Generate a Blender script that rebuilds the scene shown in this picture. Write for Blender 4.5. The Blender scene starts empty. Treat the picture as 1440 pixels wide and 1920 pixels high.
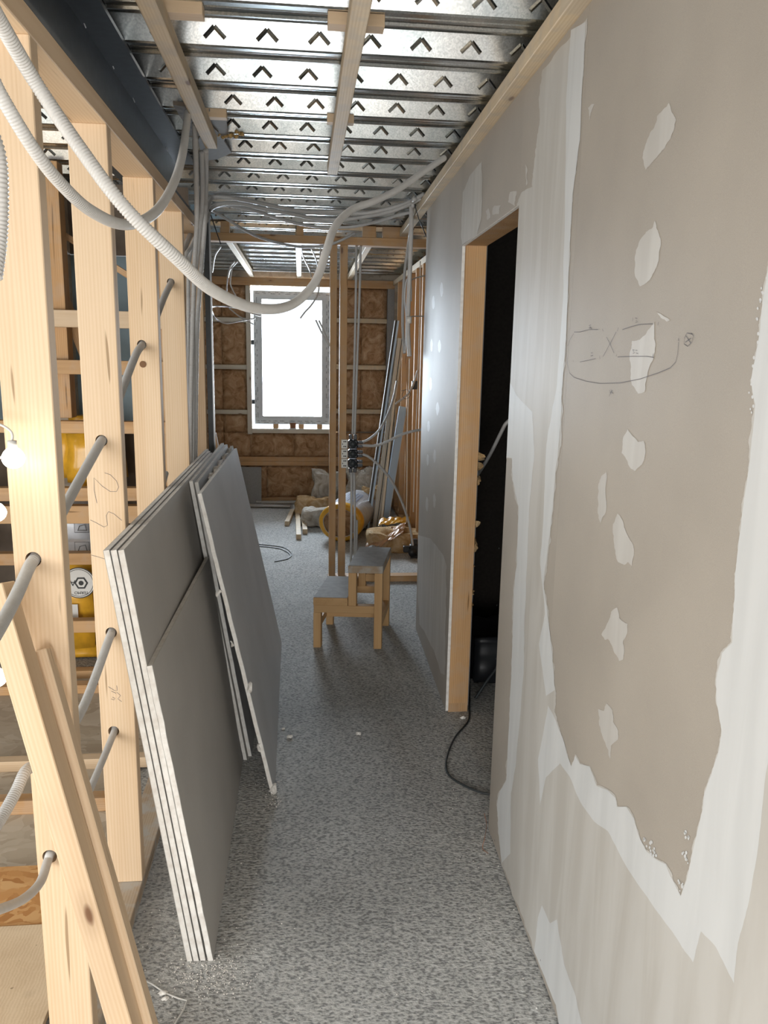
import bpy, bmesh, math, random
from mathutils import Vector, Matrix, Euler, noise
random.seed(7)
SC = bpy.context.scene
COL = SC.collection
# ---------------------------------------------------------------- camera
YAW, PITCH, ROLL, FPX, CAMZ = 0.104673, -0.198286, 0.018741, 1471.44, 1.7
cy, sy, cp, sp = math.cos(YAW), math.sin(YAW), math.cos(PITCH), math.sin(PITCH)
FWD = Vector((sy*cp, cy*cp, sp)); RT0 = Vector((cy, -sy, 0)); UP0 = RT0.cross(FWD)
RT = RT0*math.cos(ROLL) + UP0*math.sin(ROLL); UP = UP0*math.cos(ROLL) - RT0*math.sin(ROLL)
CAM = Vector((0, 0, CAMZ))
cd = bpy.data.cameras.new('camera'); co = bpy.data.objects.new('camera', cd); COL.objects.link(co)
cd.sensor_fit = 'VERTICAL'; cd.sensor_height = 24; cd.lens = FPX/1920*24; cd.clip_start = 0.05
mw = Matrix((RT, UP, -FWD)).transposed().to_4x4(); mw.translation = CAM; co.matrix_world = mw
SC.camera = co
# ---------------------------------------------------------------- world, lights, exposure
SC.view_settings.view_transform = 'Standard'; SC.view_settings.look = 'None'
SC.view_settings.exposure = 0.12; SC.view_settings.gamma = 1.0; SC.view_settings.use_curve_mapping = False
W = bpy.data.worlds.new('sky'); SC.world = W; W.use_nodes = True
wn = W.node_tree; bg = wn.nodes['Background']
bg.inputs[0].default_value = (0.80, 0.90, 1.0, 1); bg.inputs[1].default_value = 2.2
def area(name, loc, rot, sx, sy_, power, col):
    l = bpy.data.lights.new(name, 'AREA'); l.shape = 'RECTANGLE'; l.size = sx; l.size_y = sy_; l.energy = power; l.color = col
    o = bpy.data.objects.new(name, l); COL.objects.link(o); o.location = loc; o.rotation_euler = rot; return o
area('daylight_far_window', (-0.12, 9.9, 1.9), (math.radians(-90), 0, 0), 1.6, 2.0, 480, (0.76, 0.88, 1.0))
area('daylight_rear_opening', (-0.9, -2.2, 0.95), (math.radians(60), 0, 0), 4.6, 1.5, 235, (1.0, 0.975, 0.935))
area('left_room_fill', (-3.3, 1.2, 1.5), (0, math.radians(-90), 0), 1.6, 2.0, 40, (1.0, 0.93, 0.82))  # added fill light that brightens the left room, no source seen there
# ---------------------------------------------------------------- pixel helpers: turn a pixel of the photo into a point on a real plane
def ray(x, y): return RT*((x-720)/FPX) - UP*((y-960)/FPX) + FWD
def at(x, y, Y):
    d = ray(x, y); return CAM + d*(Y/d.y)
def atx(x, y, X):
    d = ray(x, y); return CAM + d*(X/d.x)
def atz(x, y, Z=0.0):
    d = ray(x, y); return CAM + d*((Z-CAMZ)/d.z)
WN = Vector((1, -0.0155, 0)).normalized(); WP = Vector((0.655, 1.5, 0))      # plaster face of the right wall
def wallx(y): return 0.655 + 0.0155*(y-1.5)
def onwall(x, y, off=0.0):
    d = ray(x, y); p0 = WP - WN*off; return CAM + d*((p0-CAM).dot(WN)/d.dot(WN))
# ---------------------------------------------------------------- materials
MATS = {}
def newmat(name):
    m = bpy.data.materials.new(name); m.use_nodes = True; nt = m.node_tree; b = nt.nodes['Principled BSDF']; MATS[name] = m
    return m, nt, b
def N(nt, t, **kw):
    n = nt.nodes.new(t)
    for k, v in kw.items():
        if k in n.inputs: n.inputs[k].default_value = v
        else: setattr(n, k, v)
    return n
def L(nt, a, b): nt.links.new(a, b)
def ramp(nt, fac, stops):
    r = N(nt, 'ShaderNodeValToRGB'); e = r.color_ramp.elements
    while len(e) < len(stops): e.new(0.5)
    for i, (p, c) in enumerate(stops):
        e[i].position = p; e[i].color = (*c, 1) if len(c) == 3 else c
    L(nt, fac, r.inputs[0]); return r
def mixc(nt, fac, a, b, mode='MIX'):
    m = N(nt, 'ShaderNodeMix', data_type='RGBA', blend_type=mode)
    for i, v in ((0, fac), (6, a), (7, b)):
        if isinstance(v, bpy.types.NodeSocket): L(nt, v, m.inputs[i])
        else: m.inputs[i].default_value = v if i == 0 else (*v, 1)
    return m.outputs[2]
def plain(name, c, rough=0.6, metal=0.0, var=0.0, bump=0.0, scale=60, spec=0.5):
    m, nt, b = newmat(name)
    b.inputs['Roughness'].default_value = rough; b.inputs['Metallic'].default_value = metal
    b.inputs['Specular IOR Level'].default_value = spec
    tc = N(nt, 'ShaderNodeTexCoord'); n = N(nt, 'ShaderNodeTexNoise', Scale=scale, Detail=4.0); L(nt, tc.outputs['Object'], n.inputs['Vector'])
    r = ramp(nt, n.outputs[0], [(0.3, tuple(v*(1-var) for v in c)), (0.7, tuple(min(1, v*(1+var)) for v in c))])
    L(nt, r.outputs[0], b.inputs['Base Color'])
    if bump:
        bp = N(nt, 'ShaderNodeBump', Strength=bump, Distance=0.002); L(nt, n.outputs[0], bp.inputs['Height']); L(nt, bp.outputs[0], b.inputs['Normal'])
    return m
def emis(name, c, s):
    m, nt, b = newmat(name); b.inputs['Emission Color'].default_value = (*c, 1); b.inputs['Emission Strength'].default_value = s
    b.inputs['Base Color'].default_value = (*c, 1); return m
def wood(name, c1, c2, knot=(0.16, 0.07, 0.03), dirt=0.0):
    m, nt, b = newmat(name); b.inputs['Roughness'].default_value = 0.62; b.inputs['Specular IOR Level'].default_value = 0.25
    tc = N(nt, 'ShaderNodeTexCoord'); oi = N(nt, 'ShaderNodeObjectInfo')
    off = N(nt, 'ShaderNodeVectorMath', operation='SCALE'); off.inputs[0].default_value = (13.1, 7.7, 29.3); L(nt, oi.outputs['Random'], off.inputs['Scale'])
    ad = N(nt, 'ShaderNodeVectorMath', operation='ADD'); L(nt, tc.outputs['Object'], ad.inputs[0]); L(nt, off.outputs[0], ad.inputs[1])
    def mp(s):
        k = N(nt, 'ShaderNodeMapping'); k.inputs['Scale'].default_value = s; L(nt, ad.outputs[0], k.inputs[0]); return k.outputs[0]
    # knots bend the grain
    vk = N(nt, 'ShaderNodeTexVoronoi', Scale=1.0); L(nt, mp((7, 7, 2.6)), vk.inputs['Vector'])
    sel = N(nt, 'ShaderNodeSeparateColor'); L(nt, vk.outputs['Color'], sel.inputs[0])
    pick = N(nt, 'ShaderNodeMath', operation='GREATER_THAN'); pick.inputs[1].default_value = 0.45; L(nt, sel.outputs[0], pick.inputs[0])
    kd = ramp(nt, vk.outputs['Distance'], [(0.0, (1, 1, 1)), (0.045, (0.9, 0.9, 0.9)), (0.075, (0.18, 0.18, 0.18)), (0.16, (0, 0, 0))])
    kf = N(nt, 'ShaderNodeMath', operation='MULTIPLY'); L(nt, kd.outputs[0], kf.inputs[0]); L(nt, pick.outputs[0], kf.inputs[1])
    n1 = N(nt, 'ShaderNodeTexNoise', Scale=1.0, Detail=3.0, Distortion=0.6); L(nt, mp((9, 9, 0.55)), n1.inputs['Vector'])
    w = N(nt, 'ShaderNodeTexWave', Scale=2.2, Distortion=5.0, Detail=2.0); w.inputs['Detail Scale'].default_value = 1.0; w.bands_direction = 'X'
    L(nt, mp((16, 13, 0.8)), w.inputs['Vector'])
    n2 = N(nt, 'ShaderNodeTexNoise', Scale=1.0, Detail=5.0); L(nt, mp((160, 160, 5)), n2.inputs['Vector'])
    a = N(nt, 'ShaderNodeMath', operation='MULTIPLY'); a.inputs[1].default_value = 0.17; L(nt, w.outputs['Fac'], a.inputs[0])
    s = N(nt, 'ShaderNodeMath', operation='MULTIPLY_ADD'); s.inputs[1].default_value = 0.75; L(nt, n1.outputs[0], s.inputs[0]); L(nt, a.outputs[0], s.inputs[2])
    s2 = N(nt, 'ShaderNodeMath', operation='MULTIPLY_ADD'); s2.inputs[1].default_value = 0.22; L(nt, n2.outputs[0], s2.inputs[0]); L(nt, s.outputs[0], s2.inputs[2])
    r = ramp(nt, s2.outputs[0], [(0.42, c1), (0.86, c2)])
    hv = N(nt, 'ShaderNodeMath', operation='MULTIPLY_ADD'); hv.inputs[1].default_value = 0.22; hv.inputs[2].default_value = 0.9; L(nt, oi.outputs['Random'], hv.inputs[0])
    hs = N(nt, 'ShaderNodeHueSaturation'); L(nt, r.outputs[0], hs.inputs['Color']); L(nt, hv.outputs[0], hs.inputs['Value'])
    c = mixc(nt, kf.outputs[0], hs.outputs[0], knot)
    # small dark pitch streaks
    nk = N(nt, 'ShaderNodeTexNoise', Scale=1.0, Detail=1.0); L(nt, mp((55, 55, 3.2)), nk.inputs['Vector'])
    sk = ramp(nt, nk.outputs[0], [(0.74, (0, 0, 0)), (0.78, (1, 1, 1))])
    c = mixc(nt, sk.outputs[0], c, tuple(v*0.6 for v in c2))
    if dirt:
        nd = N(nt, 'ShaderNodeTexNoise', Scale=14.0, Detail=6.0); L(nt, tc.outputs['Object'], nd.inputs['Vector'])
        dr = ramp(nt, nd.outputs[0], [(0.45, (0, 0, 0)), (0.6, (dirt, dirt, dirt))])
        c = mixc(nt, dr.outputs[0], c, (0.42, 0.40, 0.37))
    L(nt, c, b.inputs['Base Color'])
    bp = N(nt, 'ShaderNodeBump', Strength=0.25, Distance=0.001); L(nt, n2.outputs[0], bp.inputs['Height']); L(nt, bp.outputs[0], b.inputs['Normal'])
    return m
WOOD = wood('spruce', (0.69, 0.53, 0.365), (0.57, 0.395, 0.235))
WOODO = wood('aged_pine', (0.55, 0.34, 0.17), (0.38, 0.21, 0.09), dirt=0.15)
WOODP = wood('pale_batten', (0.66, 0.54, 0.38), (0.50, 0.37, 0.22), dirt=0.3)
WOODS = wood('stool_pine', (0.62, 0.40, 0.20), (0.48, 0.28, 0.12))
WOODG = wood('dusty_pine', (0.42, 0.34, 0.25), (0.30, 0.22, 0.15), dirt=0.9)
WOODW = wood('whitish_pine', (0.62, 0.58, 0.50), (0.50, 0.44, 0.35))
# plasterboard paper
def board_mat(name, c):
    m, nt, b = newmat(name); b.inputs['Roughness'].default_value = 0.55; b.inputs['Specular IOR Level'].default_value = 0.35
    tc = N(nt, 'ShaderNodeTexCoord'); n = N(nt, 'ShaderNodeTexNoise', Scale=3.0, Detail=6.0); L(nt, tc.outputs['Object'], n.inputs['Vector'])
    n2 = N(nt, 'ShaderNodeTexNoise', Scale=700.0, Detail=2.0); L(nt, tc.outputs['Object'], n2.inputs['Vector'])
    r = ramp(nt, n.outputs[0], [(0.35, tuple(v*0.95 for v in c)), (0.65, tuple(v*1.06 for v in c))])
    r2 = ramp(nt, n2.outputs[0], [(0.3, (0.93, 0.93, 0.93)), (0.7, (1.05, 1.05, 1.05))])
    L(nt, mixc(nt, 1.0, r.outputs[0], r2.outputs[0], 'MULTIPLY'), b.inputs['Base Color'])
    return m
PAPER = board_mat('plasterboard_paper', (0.375, 0.338, 0.292))
PAPERD = board_mat('plasterboard_grey_back', (0.40, 0.385, 0.365))
def gypsum():
    m, nt, b = newmat('gypsum_core'); b.inputs['Roughness'].default_value = 0.9
    tc = N(nt, 'ShaderNodeTexCoord'); n = N(nt, 'ShaderNodeTexNoise', Scale=40.0, Detail=5.0); L(nt, tc.outputs['Object'], n.inputs['Vector'])
    r = ramp(nt, n.outputs[0], [(0.3, (0.66, 0.62, 0.57)), (0.6, (0.80, 0.78, 0.74))]); L(nt, r.outputs[0], b.inputs['Base Color'])
    bp = N(nt, 'ShaderNodeBump', Strength=0.6, Distance=0.003); L(nt, n.outputs[0], bp.inputs['Height']); L(nt, bp.outputs[0], b.inputs['Normal']); return m
GYPSUM = gypsum()
def compound(name, c1, c2):
    m, nt, b = newmat(name); b.inputs['Roughness'].default_value = 0.5; b.inputs['Specular IOR Level'].default_value = 0.3
    tc = N(nt, 'ShaderNodeTexCoord'); mp = N(nt, 'ShaderNodeMapping'); mp.inputs['Scale'].default_value = (1, 9, 1.1); L(nt, tc.outputs['Object'], mp.inputs[0])
    n = N(nt, 'ShaderNodeTexNoise', Scale=1.6, Detail=7.0, Distortion=0.6); L(nt, mp.outputs[0], n.inputs['Vector'])
    r = ramp(nt, n.outputs[0], [(0.36, c1), (0.62, c2)]); L(nt, r.outputs[0], b.inputs['Base Color'])
    return m
COMP1 = compound('joint_compound', (0.455, 0.435, 0.40), (0.52, 0.505, 0.475))
COMP2 = compound('joint_compound_white', (0.555, 0.565, 0.565), (0.61, 0.62, 0.62))
COMP3 = compound('screw_filler', (0.47, 0.45, 0.42), (0.52, 0.505, 0.475))
PENCIL = plain('pencil', (0.10, 0.09, 0.10), 0.6)
def zinc(name='galvanised_steel'):
    m, nt, b = newmat(name); b.inputs['Metallic'].default_value = 1.0
    tc = N(nt, 'ShaderNodeTexCoord'); v = N(nt, 'ShaderNodeTexVoronoi', Scale=260.0); L(nt, tc.outputs['Object'], v.inputs['Vector'])
    sc = N(nt, 'ShaderNodeSeparateColor'); L(nt, v.outputs['Color'], sc.inputs[0])
    n = N(nt, 'ShaderNodeTexNoise', Scale=5.0, Detail=6.0); L(nt, tc.outputs['Object'], n.inputs['Vector'])
    r = ramp(nt, sc.outputs[0], [(0.0, (0.52, 0.535, 0.53)), (1.0, (0.74, 0.74, 0.725))])
    r2 = ramp(nt, n.outputs[0], [(0.36, (0.62, 0.66, 0.67)), (0.60, (1, 1, 1))])
    L(nt, mixc(nt, 1.0, r.outputs[0], r2.outputs[0], 'MULTIPLY'), b.inputs['Base Color'])
    rr = ramp(nt, n.outputs[0], [(0.3, (0.27, 0.27, 0.27)), (0.7, (0.17, 0.17, 0.17))]); L(nt, rr.outputs[0], b.inputs['Roughness'])
    return m
ZINC = zinc()
STEEL = plain('painted_dark_steel', (0.028, 0.034, 0.040), 0.42, 0.0, 0.25, 0.1, 30)
SILVER = plain('bare_steel', (0.55, 0.56, 0.57), 0.35, 1.0)
CONDW = plain('white_conduit_plastic', (0.63, 0.62, 0.60), 0.42, var=0.03)
CONDG = plain('grey_conduit_plastic', (0.48, 0.475, 0.465), 0.45, var=0.04)
WIREW = plain('white_cable', (0.62, 0.61, 0.58), 0.45)
BLACK = plain('black_plastic', (0.018, 0.02, 0.024), 0.4)
BLACKR = plain('black_rubber_cable', (0.035, 0.042, 0.045), 0.45)
SOCK = plain('white_socket_plastic', (0.72, 0.71, 0.66), 0.35)
HOLE = plain('dark_void', (0.03, 0.02, 0.015), 0.9)
def concrete():
    m, nt, b = newmat('rough_screed'); b.inputs['Roughness'].default_value = 0.82; b.inputs['Specular IOR Level'].default_value = 0.3
    tc = N(nt, 'ShaderNodeTexCoord')
    def mp(s):
        k = N(nt, 'ShaderNodeMapping'); k.inputs['Scale'].default_value = s; L(nt, tc.outputs['Object'], k.inputs[0]); return k.outputs[0]
    n = N(nt, 'ShaderNodeTexNoise', Scale=1.0, Detail=5.0, Roughness=0.6); L(nt, mp((75, 120, 60)), n.inputs['Vector'])
    nb = N(nt, 'ShaderNodeTexNoise', Scale=1.4, Detail=5.0); L(nt, tc.outputs['Object'], nb.inputs['Vector'])
    v = N(nt, 'ShaderNodeTexVoronoi', Scale=1.0); v.feature = 'SMOOTH_F1'; L(nt, mp((85, 135, 80)), v.inputs['Vector'])
    h = N(nt, 'ShaderNodeMath', operation='MULTIPLY_ADD'); h.inputs[1].default_value = 0.5; L(nt, v.outputs['Distance'], h.inputs[0]); L(nt, n.outputs[0], h.inputs[2])
    r = ramp(nt, h.outputs[0], [(0.56, (0.24, 0.24, 0.235)), (0.70, (0.44, 0.44, 0.425)), (0.95, (0.60, 0.595, 0.575))])
    r2 = ramp(nt, nb.outputs[0], [(0.32, (0.80, 0.80, 0.80)), (0.66, (1.1, 1.1, 1.1))])
    L(nt, mixc(nt, 1.0, r.outputs[0], r2.outputs[0], 'MULTIPLY'), b.inputs['Base Color'])
    bp = N(nt, 'ShaderNodeBump', Strength=1.0, Distance=0.008); L(nt, h.outputs[0], bp.inputs['Height']); L(nt, bp.outputs[0], b.inputs['Normal'])
    return m
FLOORM = concrete()
def osb(name, c1, c2, c3, sc=26.0):
    m, nt, b = newmat(name); b.inputs['Roughness'].default_value = 0.6
    tc = N(nt, 'ShaderNodeTexCoord'); mp = N(nt, 'ShaderNodeMapping'); mp.inputs['Scale'].default_value = (0.55, 1.2, 1); mp.inputs['Rotation'].default_value = (0, 0, 0.5)
    L(nt, tc.outputs['Object'], mp.inputs[0])
    n0 = N(nt, 'ShaderNodeTexNoise', Scale=9.0, Detail=1.0); L(nt, tc.outputs['Object'], n0.inputs['Vector'])
    sm = mixc(nt, 0.18, (0, 0, 0), (0, 0, 0)); mx = N(nt, 'ShaderNodeMix', data_type='RGBA'); mx.inputs[0].default_value = 0.12
    L(nt, mp.outputs[0], mx.inputs[6]); L(nt, n0.outputs[1], mx.inputs[7])
    v = N(nt, 'ShaderNodeTexVoronoi', Scale=sc); v.distance = 'MANHATTAN'; L(nt, mx.outputs[2], v.inputs['Vector'])
    s = N(nt, 'ShaderNodeSeparateColor'); L(nt, v.outputs['Color'], s.inputs[0])
    r = ramp(nt, s.outputs[0], [(0.0, c1), (0.55, c2), (1.0, c3)]); L(nt, r.outputs[0], b.inputs['Base Color'])
    bp = N(nt, 'ShaderNodeBump', Strength=0.4, Distance=0.002); L(nt, s.outputs[1], bp.inputs['Height']); L(nt, bp.outputs[0], b.inputs['Normal'])
    return m
OSBD = osb('dusty_osb', (0.38, 0.31, 0.23), (0.46, 0.39, 0.30), (0.52, 0.45, 0.36))
OSBO = osb('fresh_osb', (0.42, 0.19, 0.06), (0.55, 0.28, 0.10), (0.66, 0.40, 0.18), 40.0)
def wool(name, c1, c2, c3):
    m, nt, b = newmat(name); b.inputs['Roughness'].default_value = 0.95; b.inputs['Specular IOR Level'].default_value = 0.1
    tc = N(nt, 'ShaderNodeTexCoord'); oi = N(nt, 'ShaderNodeObjectInfo'); ad = N(nt, 'ShaderNodeVectorMath', operation='ADD')
    off = N(nt, 'ShaderNodeVectorMath', operation='SCALE'); off.inputs[0].default_value = (9, 5, 7); L(nt, oi.outputs['Random'], off.inputs['Scale'])
    L(nt, tc.outputs['Object'], ad.inputs[0]); L(nt, off.outputs[0], ad.inputs[1])
    n = N(nt, 'ShaderNodeTexNoise', Scale=9.0, Detail=8.0, Distortion=1.2, Roughness=0.62); L(nt, ad.outputs[0], n.inputs['Vector'])
    n2 = N(nt, 'ShaderNodeTexNoise', Scale=70.0, Detail=4.0, Distortion=0.5); L(nt, ad.outputs[0], n2.inputs['Vector'])
    r = ramp(nt, n.outputs[0], [(0.30, c1), (0.48, c2), (0.68, c3)])
    L(nt, r.outputs[0], b.inputs['Base Color'])
    h = N(nt, 'ShaderNodeMath', operation='MULTIPLY_ADD'); h.inputs[1].default_value = 0.3; L(nt, n2.outputs[0], h.inputs[0]); L(nt, n.outputs[0], h.inputs[2])
    bp = N(nt, 'ShaderNodeBump', Strength=0.9, Distance=0.03); L(nt, h.outputs[0], bp.inputs['Height']); L(nt, bp.outputs[0], b.inputs['Normal'])
    return m
WOOL = wool('mineral_wool', (0.23, 0.12, 0.055), (0.42, 0.25, 0.135), (0.58, 0.40, 0.25))
WOOLY = wool('yellow_wool', (0.32, 0.19, 0.08), (0.52, 0.35, 0.18), (0.66, 0.52, 0.34))
WOOLG = wool('dusty_wool', (0.34, 0.29, 0.23), (0.50, 0.46, 0.40), (0.62, 0.60, 0.56))
YELLOW = plain('yellow_film', (0.68, 0.36, 0.03), 0.28, var=0.12, bump=0.5, scale=25)
FILMW = plain('printed_white_film', (0.50, 0.52, 0.56), 0.25, var=0.12, bump=0.5, scale=20)
FOIL = plain('brown_foil', (0.46, 0.29, 0.18), 0.35, 0.1, 0.2, 0.6, 18)
PVCG = plain('film_wrapped_pvc', (0.60, 0.63, 0.66), 0.35, var=0.06, scale=12)
PVCW = plain('white_pvc', (0.62, 0.66, 0.70), 0.25)
PVCB = plain('blue_white_film', (0.42, 0.58, 0.78), 0.3)
CREAM = plain('cream_profile', (0.50, 0.47, 0.40), 0.4)
MEMB = plain('blue_breather_membrane', (0.17, 0.23, 0.26), 0.6, var=0.12, bump=0.5, scale=6)
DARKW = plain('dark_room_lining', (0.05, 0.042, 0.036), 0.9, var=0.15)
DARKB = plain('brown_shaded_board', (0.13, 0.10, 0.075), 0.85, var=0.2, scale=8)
GREYB = plain('grey_board', (0.26, 0.255, 0.25), 0.8, var=0.06)
PLY = wood('pale_plywood', (0.66, 0.52, 0.36), (0.52, 0.38, 0.24))
COPPER = plain('brown_tape', (0.30, 0.14, 0.07), 0.4)
SLAB = plain('concrete_slab', (0.16, 0.16, 0.16), 0.9, var=0.1, bump=0.3)
FOAM = plain('yellow_expanding_foam', (0.36, 0.23, 0.08), 0.5, var=0.3, bump=0.9, scale=50)
PAPERW = plain('white_label_paper', (0.60, 0.59, 0.56), 0.6)
INK = plain('black_ink', (0.02, 0.02, 0.02), 0.6)
def glass():
    m = bpy.data.materials.new('window_glass'); m.use_nodes = True; nt = m.node_tree; nt.nodes.clear()
    o = N(nt, 'ShaderNodeOutputMaterial'); t = N(nt, 'ShaderNodeBsdfTransparent'); g = N(nt, 'ShaderNodeBsdfGlossy', Roughness=0.02)
    f = N(nt, 'ShaderNodeFresnel', IOR=1.45); mx = N(nt, 'ShaderNodeMixShader'); L(nt, f.outputs[0], mx.inputs[0]); L(nt, t.outputs[0], mx.inputs[1]); L(nt, g.outputs[0], mx.inputs[2]); L(nt, mx.outputs[0], o.inputs[0])
    return m
GLASS = glass()
# ---------------------------------------------------------------- object helpers
def link(name, me, parent=None, mats=None, smooth=False):
    o = bpy.data.objects.new(name, me); COL.objects.link(o)
    for m in (mats if isinstance(mats, (list, tuple)) else [mats] if mats else []): me.materials.append(m)
    if smooth:
        for p in me.polygons: p.use_smooth = True
    return adopt(o, parent)
def adopt(o, parent):
    if parent is not None:
        o.parent = parent
        p = parent; M = p.matrix_basis.copy()
        while p.parent is not None:
            M = p.parent.matrix_basis @ (p.matrix_parent_inverse @ M) if False else (p.parent.matrix_basis @ p.matrix_parent_inverse @ M); p = p.parent
        o.matrix_parent_inverse = M.inverted()
    return o
def thing(name, label, cat, loc=(0, 0, 0), group=None):
    o = bpy.data.objects.new(name, None); COL.objects.link(o); o.location = loc; o.empty_display_size = 0.1
    return tag(o, label, cat, group)
def tag(o, label=None, cat=None, group=None, kind=None):
    if label: o['label'] = label
    if cat: o['category'] = cat
    if group: o['group'] = group
    if kind: o['kind'] = kind
    return o
def root(name, loc=(0, 0, 0)):
    o = bpy.data.objects.new(name, None); COL.objects.link(o); o.location = loc; o['kind'] = 'structure'; return o
def bevel(bm, w):
    if w > 0: bmesh.ops.bevel(bm, geom=list(bm.edges), offset=w, segments=1, affect='EDGES')
def boxmesh(sx, sy_, sz, bev=0.0015):
    bm = bmesh.new(); bmesh.ops.create_cube(bm, size=1.0)
    bmesh.ops.scale(bm, vec=(sx, sy_, sz), verts=bm.verts); bevel(bm, bev)
    me = bpy.data.meshes.new('box'); bm.to_mesh(me); bm.free(); return me
def frame_of(d, ref):
    z = Vector(d).normalized(); x = Vector(ref); x = (x - z*x.dot(z)).normalized(); y = z.cross(x)
    return Matrix((x, y, z)).transposed()
def timber(name, p0, p1, a, b, ref=(1, 0, 0), mat=None, parent=None, bev=0.002):
    """board from p0 to p1 (axis ends); a = size along ref, b = size across"""
    p0, p1 = Vector(p0), Vector(p1); d = p1 - p0
    me = boxmesh(a, b, d.length, bev); o = link(name, me, None, mat or WOOD)
    M = frame_of(d, ref).to_4x4(); M.translation = (p0+p1)/2; o.matrix_world = M
    return adopt(o, parent)
def box(name, lo, hi, mat, parent=None, bev=0.0, long='z'):
    lo, hi = Vector(lo), Vector(hi); s = hi - lo; c = (lo+hi)/2
    if long == 'z': me = boxmesh(s.x, s.y, s.z, bev); R = Matrix.Identity(4)
    elif long == 'y': return timber(name, (c.x, lo.y, c.z), (c.x, hi.y, c.z), s.x, s.z, (1, 0, 0), mat, parent, bev)
    else: return timber(name, (lo.x, c.y, c.z), (hi.x, c.y, c.z), s.y, s.z, (0, 1, 0), mat, parent, bev)
    o = link(name, me, None, mat); o.location = c; return adopt(o, parent)
def catmull(P, seg):
    P = [Vector(p) for p in P]; P = [P[0]*2-P[1]] + P + [P[-1]*2-P[-2]]; out = []
    for i in range(1, len(P)-2):
        for k in range(seg):
            t = k/seg; a, b, c, d = P[i-1:i+3]
            out.append(0.5*((2*b) + (c-a)*t + (2*a-5*b+4*c-d)*t*t + (3*b-a-3*c+d)*t**3))
    out.append(P[-2]); return out
def resample(P, step):
    L_ = [0]
    for a, b in zip(P, P[1:]): L_.append(L_[-1] + (b-a).length)
    n = max(2, int(L_[-1]/step)); out = []; j = 0
    for i in range(n+1):
        s = L_[-1]*i/n
        while j < len(L_)-2 and L_[j+1] < s: j += 1
        t = (s-L_[j])/max(1e-9, L_[j+1]-L_[j]); out.append(P[j].lerp(P[j+1], min(1, t)))
    return out
def tube_geo(P, r, sides=10, ridge=0.0, pitch=0.004, step=None, curve=True, caps=True):
    if curve and len(P) > 2: P = catmull(P, 14)
    else: P = [Vector(p) for p in P]
    if ridge: P = resample(P, pitch/4)
    elif step: P = resample(P, step)
    V, F = [], []; ref = None
    for i, p in enumerate(P):
        t = (P[min(i+1, len(P)-1)] - P[max(i-1, 0)]).normalized()
        if ref is None: ref = t.orthogonal().normalized()
        ref = (ref - t*ref.dot(t)).normalized(); bn = t.cross(ref)
        rr = r + (ridge if i % 4 in (1, 2) else 0)
        for k in range(sides):
            a = 2*math.pi*k/sides; V.append(p + ref*(rr*math.cos(a)) + bn*(rr*math.sin(a)))
    for i in range(len(P)-1):
        for k in range(sides):
            a = i*sides+k; b = i*sides+(k+1) % sides; F.append((a, b, b+sides, a+sides))
    if caps: F.append(tuple(range(sides))[::-1]); F.append(tuple(range(len(V)-sides, len(V))))
    return V, F
def tube(name, P, r, mat, parent=None, **kw):
    V, F = tube_geo(P, r, **kw); me = bpy.data.meshes.new(name); me.from_pydata([tuple(v) for v in V], [], F); me.update()
    return link(name, me, parent, mat, smooth=True)
def mesh(name, V, F, mat, parent=None, smooth=False):
    me = bpy.data.meshes.new(name); me.from_pydata([tuple(v) for v in V], [], F); me.update(); return link(name, me, parent, mat, smooth)
def jag(poly, amp, it=3):
    for k in range(it):
        out = []
        for i, a in enumerate(poly):
            b = poly[(i+1) % len(poly)]; d = Vector(b)-Vector(a); l = d.length
            m_ = (Vector(a)+Vector(b))/2 + Vector((-d.y, d.x))*(random.uniform(-amp, amp)*min(1.0, 22/max(l, 1)))
            out += [tuple(a), tuple(m_)] if l > 3 else [tuple(a)]
        poly = out
    return poly
def patch(name, poly, off, mat, parent, amp=0.07, it=3, th=0.0007):
    """thin coat of filler on the right wall, outline given on the photo and put on the wall's own plane"""
    poly = jag(poly, amp, it); bm = bmesh.new()
    def trim(p):      # filler stops at the cut edge of the doorway
        if 2.529 < p.y < 3.0 and p.z < 2.164: p.x -= (p.y-2.529)*0.0155; p.y = 2.529
        return p
    top = [bm.verts.new(trim(onwall(x, y, off+th))) for x, y in poly]; bot = [bm.verts.new(trim(onwall(x, y, 0.0))) for x, y in poly]
    n = len(poly); bm.faces.new(top)
    for i in range(n): bm.faces.new((top[i], bot[i], bot[(i+1) % n], top[(i+1) % n]))
    bmesh.ops.recalc_face_normals(bm, faces=bm.faces); bmesh.ops.triangulate(bm, faces=[f for f in bm.faces if len(f.verts) > 4])
    me = bpy.data.meshes.new(name); bm.to_mesh(me); bm.free(); return link(name, me, parent, mat)
def bool_holes(o, cuts):
    """cut round holes (point, direction, radius) into a mesh object for real"""
    bm = bmesh.new()
    for p, d, r in cuts:
        M = frame_of(d, (0.3, 0.1, 0.9)).to_4x4(); M.translation = Vector(p)
        bmesh.ops.create_cone(bm, cap_ends=True, segments=20, radius1=r, radius2=r, depth=0.3, matrix=M)
    me = bpy.data.meshes.new('cut'); bm.to_mesh(me); bm.free(); c = bpy.data.objects.new('cut', me); COL.objects.link(c)
    md = o.modifiers.new('b', 'BOOLEAN'); md.object = c; md.operation = 'DIFFERENCE'; md.solver = 'EXACT'
    bpy.context.view_layer.update(); dg = bpy.context.evaluated_depsgraph_get()
    new = bpy.data.meshes.new_from_object(o.evaluated_get(dg)); o.modifiers.clear(); o.data = new
    bpy.data.objects.remove(c); return o
#==STRUCTURE==
# ================================================================ FLOOR
XL, XR, Y0, Y1, ZD = -3.6, 3.0, -2.5, 9.35, 2.58
fl_ = box('floor', (XL, Y0, -0.12), (XR, Y1, 0.0), FLOORM); fl_['kind'] = 'structure'
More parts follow.
